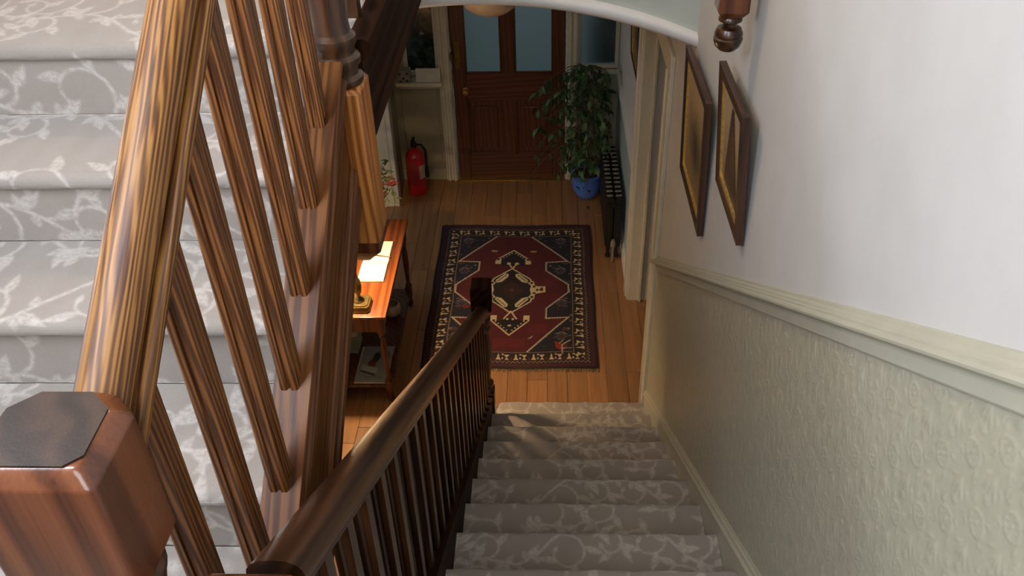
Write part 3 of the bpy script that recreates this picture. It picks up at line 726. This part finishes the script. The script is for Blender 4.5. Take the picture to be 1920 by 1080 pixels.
    hexp = [(-.01, 5.47), (0, 5.47), (.14, 5.335), (.175, 5.20), (.14, 5.06), (0, 4.93), (-.01, 4.93)]
    paint(poly(hexp, D), dk)
    paint(line(hexp[1:-1], .0055, D), cream)
    arm = [(.03, 5.40), (.055, 5.405), (.125, 5.315), (.115, 5.285), (.075, 5.30), (.025, 5.37)]
    paint(poly(arm, D), cream); paint(poly([(x, 10.40-y) for x, y in arm], D), cream)
    paint(line([(.045, 5.385), (.11, 5.305)], .0035, D) | line([(.045, 5.015), (.11, 5.095)], .0035, D), dk)
    side = [(.12, 5.29), (.165, 5.31), (.175, 5.25), (.225, 5.235), (.205, 5.20), (.225, 5.165), (.175, 5.15), (.165, 5.085), (.12, 5.11), (.145, 5.15), (.135, 5.20), (.145, 5.25)]
    paint(poly(side, D), cream)
    for a, b in ((.168, 5.24), (.168, 5.16), (.192, 5.20), (.15, 5.285), (.15, 5.115)): paint((np.abs(D-a) < .0105) & (np.abs(Y-b) < .011), dk)
    paint((X-cx > .205) & line([(.205, 5.235), (.245, 5.235), (.245, 5.175), (.205, 5.175)], .008, D), cream)
    paint(poly([(-.01, 5.33), (0, 5.33), (.09, 5.20), (0, 5.07), (-.01, 5.07)], D), '35161a'); paint((D+np.abs(Y-5.2) < .02), '6a4a3a'); paint((D+np.abs(Y-5.2) < .009), dk)
    bt = [(-.01, 4.87), (.03, 4.865), (.115, 4.83), (0, 4.70), (-.01, 4.70)]
    paint(poly(bt, D), dk); paint(line([(.135, 4.84), (0, 4.685)], .006, D), cream)
    for k in range(5): paint(np.hypot(D-(.103-.021*k), Y-(4.835-.024*k)) < .006, cream)
    paint((np.abs(D-.118) < .022) & (np.abs(Y-4.868) < .03), cream); paint((np.abs(D-.118) < .010) & (np.abs(Y-4.842) < .010), dk)
    paint(line([(.045, 4.865), (0, 4.95), (-.045, 4.865)], .006, D), cream); paint((D < .012) & (np.abs(Y-4.79) < .008), cream); paint(np.hypot(D-.02, Y-4.86) < .010, cream)
    paint(poly([(.13, 4.64), (.175, 4.685), (.16, 4.655)], D) & (X > cx), cream); paint(np.hypot((D-.155)*.8, (Y-5.70)*1.6) < .022, '9a8a70')
    # the little red goat in the near right corner
    paint(poly([(.055, 4.615), (.10, 4.595), (.10, 4.515), (.065, 4.545)]), '8c2a18'); paint(poly([(.10, 4.58), (.155, 4.565), (.12, 4.52), (.10, 4.52)]), '6e1c14')
    paint(line([(.165, 4.62), (.108, 4.575), (.108, 4.49)], .006), 'a89a86'); paint(line([(.10, 4.538), (.175, 4.54)], .004), 'a89a86'); paint(line([(.09, 4.59), (.115, 4.62)], .004), 'a89a86')
    paint(poly([(-.60, 5.02), (-.56, 5.0), (-.60, 4.97), (-.63, 4.99)]), '7e2216')
    A[..., :3] *= .8*(.88+.24*np.random.rand(ny_, nx_))[..., None]
    return X, Y, A
X, Y, A = rug_raster()
Xw = X+.012*((Y-RY0)/rh-.5)*((X-RX0)/rw-.3)*2+.003*np.sin(Y*9); Yw = Y+.006*np.sin(X*8)-.008*(X-RX0)/rw
Zr = .009+.0018*np.sin(X*6.3+Y*4.1)+.0008*np.random.rand(*X.shape)
e = np.minimum(np.minimum(X-RX0, RX1-X), np.minimum(Y-RY0, RY1-Y)); Zr = np.where(e < .002, .0015, Zr)
rug = thing('persian_rug', 'dark red patterned rug with cream medallion on the oak floor', 'rug', (-.26, 5.2, 0))
C = X.shape[1]; R = X.shape[0]
bd = tuple(range(C))+tuple(range(2*C-1, R*C, C))+tuple(range(R*C-2, (R-1)*C-1, -1))+tuple(range((R-2)*C, 0, -C))
link('pile', grid_mesh('pile', np.stack([Xw, Yw, Zr], -1), 'dye', A, [bd[::-1]]), 'rug_pile', rug)
g = G()
for yy, s in ((RY0, -1), (RY1, 1)):
    for i in range(150):
        x = RX0+.01+(rw-.02)*i/149; l = random.uniform(.018, .038); dx = random.uniform(-.01, .01); yo = yy+.004-.008*(x-RX0)/rw if s < 0 else yy-.006-.008*(x-RX0)/rw
        g.add([(x-.0025, yo, .006), (x+.0025, yo, .006), (x+dx+.0018, yo+s*l, .0022), (x+dx-.0018, yo+s*l, .0022), (x, yo, .009), (x+dx, yo+s*l, .004)], [(0, 1, 2, 3), (0, 4, 5, 3), (1, 4, 5, 2), (0, 1, 4), (2, 3, 5)])
g.obj('fringe', 'rug_fringe', rug, 'worn woollen fringe', 'stuff')

# ------------------------------------------------------------------ TABLE and what stands on it
tb = thing('hall_table', 'narrow orange brown hall table with turned legs and low shelf beside the left wall', 'table', (-1.165, 4.52, 0))
tx0, tx1, ty0, ty1 = -1.362, -.962, 3.985, 5.06
G().box((tx0, ty0, .718), (tx1, ty1, .74), .005, 2).obj('tabletop', 'table_wood_Y', tb)
g = G(); g.box((tx0+.03, ty0+.03, .60), (tx1-.03, ty0+.05, .718)); g.box((tx0+.03, ty1-.05, .60), (tx1-.03, ty1-.03, .718)); g.box((tx1-.05, ty0+.05, .60), (tx1-.03, ty1-.05, .718)); g.box((tx0+.03, ty0+.05, .60), (tx0+.05, ty1-.05, .718))
g.obj('apron', 'table_wood_Z', tb)
for x in (tx0+.045, tx1-.045):
    for y in (ty0+.045, ty1-.045):
        g = G(); g.box((x-.022, y-.022, .58), (x+.022, y+.022, .718), .003); g.box((x-.022, y-.022, .10), (x+.022, y+.022, .19), .003)
        g.lathe([(.018, .19), (.022, .20), (.014, .215), (.013, .24), (.020, .36), (.022, .44), (.018, .50), (.013, .54), (.021, .555), (.016, .57), (.020, .58)], (x, y, 0), 14)
        g.lathe([(.012, 0), (.016, .01), (.022, .04), (.015, .07), (.018, .10)], (x, y, 0), 14); g.obj('leg', 'table_wood_Z', tb)
G().box((tx0+.03, ty0+.03, .13), (tx1-.03, ty1-.03, .15), .004).obj('lower_shelf', 'table_wood_Z', tb)
# guest book
bk = thing('guest_book', 'open guest book with blank cream pages on the hall table', 'book', (-1.105, 4.55, .74))
G().box((-1.196, 4.326, .74), (-1.014, 4.772, .744), .001).obj('cover', 'book_cover', bk)
def page_block(y0, y1, nm):
    prof = []; n = 10
    for i in range(n+1):
        t = i/n; d = abs(t if nm else 1-t); z = .744+.013*min(1, (d*4))**.5*(1-.25*d); prof.append((-1.19, y0+t*(y1-y0), z))
    G().poly(prof+[(-1.19, y1, .744), (-1.19, y0, .744)], (.166, 0, 0)).obj('pages', 'book_paper', bk, ang=30)
page_block(4.335, 4.548, 0); page_block(4.548, 4.762, 1)
tag(G().tube([(-1.155, 4.595, .766), (-1.13, 4.594, .763), (-1.03, 4.575, .763), (-1.012, 4.572, .762)], [.0015, .0042, .0045, .003], 8).obj('pen', 'pen_black'), 'slim dark pen lying across the open guest book', 'pen')
# lamp
lx, ly = -1.128, 4.085
lp = thing('table_lamp', 'antique brass table lamp with stepped square base on the hall table', 'lamp', (lx, ly, .74))
cut = .015
def octo(h, z0, z1): 
    q = [(h, h-cut), (h-cut, h), (-h+cut, h), (-h, h-cut), (-h, -h+cut), (-h+cut, -h), (h-cut, -h), (h, -h+cut)]
    return [(lx+x, ly+y, z0) for x, y in q], (0, 0, z1-z0)
g = G(); g.poly(*octo(.068, .74, .756)); g.poly(*octo(.064, .756, .782)); g.poly(*octo(.055, .782, .79)); g.obj('base', 'antique_brass', lp)
G().lathe([(.02, .788), (.032, .795), (.012, .82), (.010, .83), (.022, .86), (.027, .90), (.022, .94), (.011, .97), (.009, 1.02), (.014, 1.03), (.009, 1.05), (.008, 1.21), (.016, 1.22), (.016, 1.27)], (lx, ly, 0), 20).obj('stem', 'antique_brass', lp)
b = G().lathe([(.010, 1.27), (.014, 1.285), (.018, 1.31), (.014, 1.33), (.004, 1.338)], (lx, ly, 0), 16)
b.obj('bulb', 'lit_bulb', lp)
G().lathe([(.080, 1.285), (.056, 1.42), (.054, 1.42), (.078, 1.285)], (lx, ly, 0), 28, cap=False).obj('shade', 'cloth_shade', lp)
# flower vase
fl = thing('flower_vase', 'glass vase of pink flowers at the far end of the hall table', 'vase', (-1.125, 4.93, .74))
vx, vy = -1.125, 4.93
G().lathe([(.03, .742), (.034, .75), (.036, .80), (.026, .86), (.024, .90), (.032, .93), (.029, .93), (.022, .90), (.024, .86), (.032, .80), (.030, .76), (.004, .755)], (vx, vy, 0), 18).obj('vase', 'vase_glass', fl)
rg = random.Random(11)
def bloom(c, r, mat):
    g = G()
    for ring, (n, rr_, tilt) in enumerate(((5, 1, .35), (5, .75, .8), (4, .45, 1.2))):
        for k in range(n):
            a = 2*PI*k/n+ring*.6; d = Vector((math.cos(a)*math.cos(tilt), math.sin(a)*math.cos(tilt), math.sin(tilt))); s_ = Vector((-math.sin(a), math.cos(a), 0)); c0 = Vector(c)
            g.add([c0, c0+d*r*rr_*.6+s_*r*.38, c0+d*r*rr_*1.05, c0+d*r*rr_*.6-s_*r*.38, c0+d*r*rr_*.55-Vector((0, 0, .004))], [(0, 1, 4), (1, 2, 4), (2, 3, 4), (3, 0, 4)])
    return g.obj('flower', mat, fl)
g = G()
for i in range(11):
    a = rg.random()*2*PI; r = .02+.075*rg.random(); c = (vx+r*math.cos(a)+.02, vy+r*math.sin(a)-.01, .99+.17*rg.random())
    g.tube([(vx, vy, .78), (vx+r*.3*math.cos(a), vy+r*.3*math.sin(a), .92), c], [.0025, .002, .0018], 5)
    if i < 8: bloom(c, .040+.014*rg.random(), 'petal_pink' if i % 3 else 'petal_pale')
g.obj('stems', 'twig', fl)
g = G()
for i in range(70):
    a = rg.random()*2*PI; r = .02+.10*rg.random(); p = Vector((vx+.03+r*math.cos(a), vy+r*math.sin(a), .97+.25*rg.random())); d = Vector((rg.gauss(0, 1), rg.gauss(0, 1), rg.gauss(0, .6))).normalized()*.032; s_ = d.cross(Vector((rg.gauss(0, 1), 1, .3))).normalized()*.014
    g.add([p-d, p+s_, p+d, p-s_], [(0, 1, 2, 3)])
g.obj('greenery', 'flower_leaf', fl, None, 'stuff')
# lower shelf
mg = thing('magazine', 'white magazine with a pictured cover lying on the low table shelf', 'magazine', (-1.13, 4.2, .15))
def cover_raster():
    n, m = 70, 50; yy, xx = np.mgrid[0:n, 0:m]; u = xx/(m-1); v = yy/(n-1); A = np.zeros((n, m, 4)); A[:] = rgb('8f9290')
    A[(np.hypot((u-.40)*1.3, v-.47) < .17)] = rgb('6a4a3c'); A[(np.hypot((u-.5)*1.2, v-.70) < .14)] = rgb('34322e')
    A[(np.hypot((u-.82)*1.3, v-.74) < .12)] = rgb('57666e'); A[(u > .12) & (u < .62) & (np.abs(v-.36-.18*(.4-u)) < .07)] = rgb('b3b3ab')
    A[(np.abs(v-.25-.25*(.35-u)) < .022) & (u > .1) & (u < .6)] = rgb('3a3834')
    A[(np.abs(v-.14) < .012) & (u > .3) & (u < .85)] = rgb('6e706e'); return A, u, v
A2, u, v = cover_raster()
P = np.stack([-1.235+.205*u+.012*v, 4.035+.345*v, np.full(u.shape, .1625)], -1)
link('cover', grid_mesh('cover', P, 'dye', A2), 'print_paper', mg)
G().box((-1.235, 4.035, .15), (-1.025, 4.38, .162), .001).obj('pages', 'paper_edge', mg)
bx = thing('paper_box', 'pale green white box standing on the low shelf beside the magazine', 'box', (-1.30, 4.38, .15))
G().box((-1.345, 4.32, .15), (-1.255, 4.47, .345), .004).obj('carton', 'box_green', bx)
G().box((-1.352, 4.313, .30), (-1.248, 4.477, .35), .005).obj('lid', 'card_white', bx)
tag(G().lathe([(.03, .15), (.052, .165), (.062, .20), (.060, .235), (.048, .25), (.044, .248), (.054, .23), (.05, .19), (.004, .17)], (-1.085, 4.73, 0), 22).obj('stoneware_bowl', 'stoneware'), 'pale round stoneware bowl on the low table shelf', 'bowl')

# ------------------------------------------------------------------ FIRE EXTINGUISHER
ex, ey = -1.142, 6.63
fe = thing('fire_extinguisher', 'red fire extinguisher standing on the floor left of the front door', 'fire extinguisher', (ex, ey, 0))
G().lathe([(.074, 0), (.082, .01), (.082, .36), (.078, .385), (.062, .41), (.036, .428), (.026, .435), (.026, .455)], (ex, ey, 0), 28).obj('cylinder', 'red_enamel', fe)
g = G(); g.lathe([(.022, .452), (.028, .46), (.028, .485), (.018, .50)], (ex, ey, 0), 16); g.box((ex-.012, ey-.07, .498), (ex+.012, ey+.03, .508), .002); g.box((ex-.012, ey-.085, .528), (ex+.012, ey+.03, .536), .002); g.box((ex-.010, ey+.015, .495), (ex+.010, ey+.032, .535), .002)
g.obj('valve_handle', 'black_rubber', fe, 'black squeeze handle')
g = G(); g.tube([(ex+.02, ey, .475), (ex+.065, ey-.01, .478), (ex+.098, ey-.02, .43), (ex+.10, ey-.02, .34), (ex+.098, ey-.02, .28)], .010, 8); g.lathe([(.011, .28), (.016, .25), (.018, .18), (.012, .17)], (ex+.098, ey-.02, 0), 12); g.obj('hose', 'black_rubber', fe)
def curved(name, z0, z1, a0, a1, mat, r=.0828):
    n = 10; P = np.array([[(ex+r*math.cos(a), ey+r*math.sin(a), z) for a in np.linspace(a0, a1, n)] for z in (z0, z1)]); return link(name, grid_mesh(name, P), mat, fe)
curved('instruction_label', .17, .30, -1.05, -.25, 'label_white'); curved('contents_label', .12, .34, -2.2, -1.2, 'red_print')
# ------------------------------------------------------------------ RADIATOR
ra = thing('cast_iron_radiator', 'black ornate cast iron column radiator along the right hall wall', 'radiator', (.51, 6.0, 0))
rx0, rx1 = .447, .573
for i in range(13):
    y = 5.64+.066*i; g = G(); d = .021
    for x in (rx0+.030, rx1-.030):
        n = 12; pts = [(x+.028*math.cos(a)*1.0, y-d, .52+.04*math.sin(a)) for a in np.linspace(0, PI, 7)]+[(x-.028*math.cos(a), y-d, .13-.035*math.sin(a)) for a in np.linspace(0, PI, 7)]
        g.poly(pts, (0, 2*d, 0))
        g.poly([(px+(.0)*0, py-.008, pz) for px, py, pz in [(x+.014, y-d, .50), (x-.014, y-d, .50), (x-.014, y-d, .15), (x+.014, y-d, .15)]], (0, .01, 0))
    g.box((rx0+.05, y-d*.7, .46), (rx1-.05, y+d*.7, .52)); g.box((rx0+.05, y-d*.7, .12), (rx1-.05, y+d*.7, .17))
    g.box((rx0+.055, y-.033, .475), (rx1-.055, y+.033, .505)); g.box((rx0+.055, y-.033, .13), (rx1-.055, y+.033, .16))
    if i == 0:
        o = g.obj('end_section', 'cast_iron', ra)
        for z in (.47, .20):
            for x in (rx0+.03, rx1-.03): G().lathe([(.009, .001), (.008, -.005), (.003, -.008)], (x, y-d, z), 10, 'Y').obj('rosette', 'iron_pale', o)
        for x in (rx0+.03, rx1-.03):
            G().tube([(x+.007*math.sin(k*1.05), y-d-.002, .24+k*.012) for k in range(18)], .004, 6).obj('scroll_relief', 'cast_iron', o)
    else: g.obj('section', 'cast_iron', ra)
    if i in (0, 12):
        for x in (rx0+.03, rx1-.03): G().lathe([(.020, 0), (.022, .01), (.012, .04), (.018, .11)], (x, y, 0), 12).obj('foot', 'cast_iron', ra)
    h = G()
    for x in (rx0+.030, rx1-.030): h.box((x-.024, y-d*.55, .556), (x+.024, y+d*.55, .5635), .003)
    h.obj('top_highlight', 'iron_pale', ra)  # paler strips on the column tops: caught light put into the colour
g = G(); g.tube([(.51, 5.63, .145), (.51, 5.58, .145), (.51, 5.57, .12), (.51, 5.57, 0)], .010, 8); g.lathe([(.018, .14), (.02, .17), (.012, .2)], (.51, 5.575, 0), 12); g.obj('valve_pipe', 'iron_pale', ra)
# ------------------------------------------------------------------ POT PLANT
qx, qy = .345, 6.54
pp = thing('potted_fig', 'leafy weeping fig in a blue pot in the corner right of the front door', 'potted plant', (qx, qy, 0))
G().lathe([(.05, 0), (.072, .008), (.102, .05), (.124, .11), (.135, .18), (.138, .235), (.142, .24), (.140, .258), (.128, .258), (.124, .22), (.10, .215)], (qx, qy, 0), 32, cap=False).obj('pot', 'blue_glaze', pp, 'glossy cobalt blue bowl shaped pot')
G().lathe([(.122, .222), (.06, .232), (.004, .236)], (qx, qy, 0), 20).obj('soil', 'soil', pp)
rg = random.Random(21); tips = []; g = G()
for s in range(4):
    a0 = rg.random()*2*PI; p = Vector((qx+.03*math.cos(a0), qy+.03*math.sin(a0), .22)); pts = [p.copy()]; lean = Vector((rg.uniform(-.12, .10), rg.uniform(-.14, .03), 1))
    for i in range(6):
        p = p+lean*.16+Vector((rg.uniform(-.02, .02), rg.uniform(-.02, .02), 0)); pts.append(p.copy())
    g.tube(pts, [.010-.0012*i for i in range(7)], 6)
    for i in range(1, 7):
        for b in range(5):
            a = rg.random()*2*PI; L = rg.uniform(.18, .46)*(1.12-.05*i); q = pts[i]; d = Vector((math.cos(a), .75*math.sin(a), .25)); br = [q]
            for k in range(1, 6):
                t = k/5; br.append(q+Vector((d.x*L*t, d.y*L*t, L*(.35*t-.95*t*t))))
            br = [Vector((min(v_.x, XW-.09), min(v_.y, YD-.06), max(v_.z, .10))) for v_ in br]
            g.tube(br, [.004, .0035, .003, .0025, .002, .0015], 4); tips += br[1:]
g.obj('branches', 'twig', pp)
lm = []
for mi in range(3):
    L, W = .052+.008*mi, .012+.002*mi; gl = G()
    vs = [(0, 0, 0)]
    for t, wv, z in ((.25, .8, -.002), (.55, 1, -.006), (.8, .55, -.014)): vs += [(-W*wv, L*t, z+.003), (0, L*t, z), (W*wv, L*t, z+.003)]
    vs.append((0, L, -.024))
    gl.add(vs, [(0, 2, 1), (0, 3, 2), (1, 2, 5, 4), (2, 3, 6, 5), (4, 5, 8, 7), (5, 6, 9, 8), (7, 8, 10), (8, 9, 10)]); me = gl.mesh('leaf'); me.materials.append(Mx('leaf_dark' if mi != 1 else 'leaf_mid')); lm.append(me)
def leaf_mat():
    t = rg.choice(tips); a = rg.random()*2*PI; p = t+Vector((rg.uniform(-.02, .02), rg.uniform(-.02, .02), rg.uniform(-.02, .02)))
    p.x = min(p.x, XW-.125); p.y = min(p.y, YD-.09); p.z = max(p.z, .09)
    if p.z < .5 and .43 < p.x and p.y < 6.52: p.z = .62
    m = Matrix.Translation(p) @ Matrix.Rotation(a, 4, 'Z') @ Matrix.Rotation(rg.uniform(-1.3, .1), 4, 'X') @ Matrix.Rotation(rg.uniform(-.5, .5), 4, 'Y') @ Matrix.Scale(rg.uniform(1.0, 1.6), 4); return m
for i in range(290):
    o = bpy.data.objects.new('leaf', lm[i % 3]); COL.objects.link(o); o.parent = pp; o.matrix_local = Matrix.Translation(-OFF[pp]) @ leaf_mat()
for mi in (0, 1):
    g = G(); src = lm[mi]; sv = [v_.co.copy() for v_ in src.vertices]; sf = [tuple(p.vertices) for p in src.polygons]
    for i in range(230):
        m = leaf_mat(); g.add([m @ v_ for v_ in sv], sf)
    g.obj('foliage', ('leaf_dark', 'leaf_mid')[mi], pp, None, 'stuff')

# ------------------------------------------------------------------ PICTURES
def picture(name, label, y0, y1, z0, z1, x, lean, art, fw_=.034, dp=.022):
    t = thing(name, label, 'picture', (x, (y0+y1)/2, z0))
    def P(d, y, z): return (x-d-lean*(z-z0)/(z1-z0), y, z)
    for (a, b) in (((y0, z0), (y0+fw_, z1)), ((y1-fw_, z0), (y1, z1))):
        G().poly([P(0, a[0], a[1]), P(0, b[0], a[1]), P(0, b[0], b[1]), P(0, a[0], b[1])], (-dp, 0, 0)).obj('frame_side', 'picture_frame_Z', t)
    for (a, b) in (((y0+fw_, z0), (y1-fw_, z0+fw_)), ((y0+fw_, z1-fw_), (y1-fw_, z1))):
        G().poly([P(0, a[0], a[1]), P(0, b[0], a[1]), P(0, b[0], b[1]), P(0, a[0], b[1])], (-dp, 0, 0)).obj('frame_rail', 'picture_frame_Y', t)
    g = G(); i0, i1, j0, j1 = y0+fw_, y1-fw_, z0+fw_, z1-fw_; s = .016
    for a, b, c, d in ((i0, i0+s, j0, j1), (i1-s, i1, j0, j1), (i0+s, i1-s, j0, j0+s), (i0+s, i1-s, j1-s, j1)):
        g.poly([P(.004, a, c), P(.004, b, c), P(.004, b, d), P(.004, a, d)], (-dp*.55, 0, 0))
    g.obj('gilt_slip', 'gilt', t, 'thin gilt inner edge')
    n, m = 80, 60; vv, uu_ = np.mgrid[0:n, 0:m]; u = uu_/(m-1); v = vv/(n-1); A = art(u, v)
    Yp = i0+s*.8+u*(i1-i0-1.6*s); Zp = j0+s*.8+v*(j1-j0-1.6*s); Xp = x-.008-lean*(Zp-z0)/(z1-z0)
    Pm = np.stack([Xp, Yp, Zp], -1)[:, ::-1]; link('print', grid_mesh('print', Pm, 'dye', A[:, ::-1]), 'print_paper', t, 'sepia toned print'); return t
def cols(*a): return [np.array(rgb(c)) for c in a]
def art_a(u, v):
    a, b, c = cols('b79d74', '927850', '4a3c28'); A = b+(a-b)*v[..., None]; d = np.exp(-((u-.45)/.28)**2-((v-.42)/.25)**2); A = A+(c-A)*np.clip(d*1.1, 0, 1)[..., None]
    tr = (v < .62+.08*np.sin(u*17)+.05*np.sin(u*41)) & (v > .3) & (np.abs(u-.5) < .33); A[tr] = A[tr]*.7+c*.3; A[..., 3] = 1; return A
def art_b(u, v):
    a, b, c = cols('b8a182', '8f7352', '3a2a1e'); A = b+(a-b)*v[..., None]
    f = (np.abs(u-.52) < .06+.36*np.clip(.92-v, 0, 1)) & (v < .92); A[f] = c
    d = np.exp(-((u-.5)/.10)**2-((v-.5)/.16)**2); A = A+(np.array(rgb('6a4a30'))-A)*(d*.8)[..., None]; A[..., 3] = 1; return A
picture('framed_picture', 'dark framed sepia landscape picture nearest the hall arch on the stair wall', 2.815, 3.352, 2.112, 2.672, XW-.004, .022, art_a)
picture('framed_picture', 'dark framed picture of a dark pointed tower shape, nearer the camera on the stair wall', 2.222, 2.622, 2.482, 2.915, XW-.004, .034, art_b)
picture('framed_picture', 'narrow dark framed picture high on the right hall wall near the plant', 5.24, 5.76, 1.64, 2.15, XW-.002, .02, art_a, .03, .022)
for o in bpy.data.objects:
    if o.get('category') == 'picture': o['group'] = 'dark framed pictures on the right hand walls'

# ------------------------------------------------------------------ HALL PENDANT SHADE
hx, hy = -.325, 5.0
hp = thing('ceiling_pendant', 'pale marbled glass bowl pendant hanging in the hall before the front door', 'ceiling light', (hx, hy, 3.0))
G().lathe([(.004, 2.205), (.06, 2.212), (.11, 2.232), (.15, 2.262), (.172, 2.30), (.178, 2.335), (.168, 2.335), (.145, 2.272), (.10, 2.242), (.004, 2.22)], (hx, hy, 0), 36, cap=False).obj('bowl', 'opal_glass', hp)
g = G()
for k in range(3):
    a = 2*PI*k/3+.5; g.tube([(hx+.17*math.cos(a), hy+.17*math.sin(a), 2.33), (hx+.01*math.cos(a), hy+.01*math.sin(a), 2.72)], .002, 5)
g.tube([(hx, hy, 2.71), (hx, hy, 2.99)], .004, 6); g.lathe([(.05, 2.97), (.05, 3.0)], (hx, hy, 0), 16); g.obj('chain', 'antique_brass', hp)
# ------------------------------------------------------------------ ON THE LEFT SIDE-LIGHT SILL
cd = G(); cd.poly([(-1.09, 6.762, .991), (-.885, 6.762, .991), (-.885, 6.80, 1.095), (-1.09, 6.80, 1.095)], (0, .004, .001)); tag(cd.obj('white_card', 'card_white'), 'plain white card propped on the left window sill', 'card')
tn = thing('patterned_tin', 'small grey tin with dark spots at the left end of the sill', 'tin', (-1.19, 6.79, .99))
G().box((-1.245, 6.745, .99), (-1.135, 6.835, 1.10), .006).obj('body', 'grey_tin', tn)
g = G()
for x, z in ((-1.22, 1.07), (-1.19, 1.03), (-1.155, 1.075), (-1.16, 1.01), (-1.215, 1.005)): g.lathe([(.011, 0), (.010, -.0015), (.002, -.002)], (x, 6.7455, z), 10, 'Y')
g.obj('spots', 'black_print', tn)
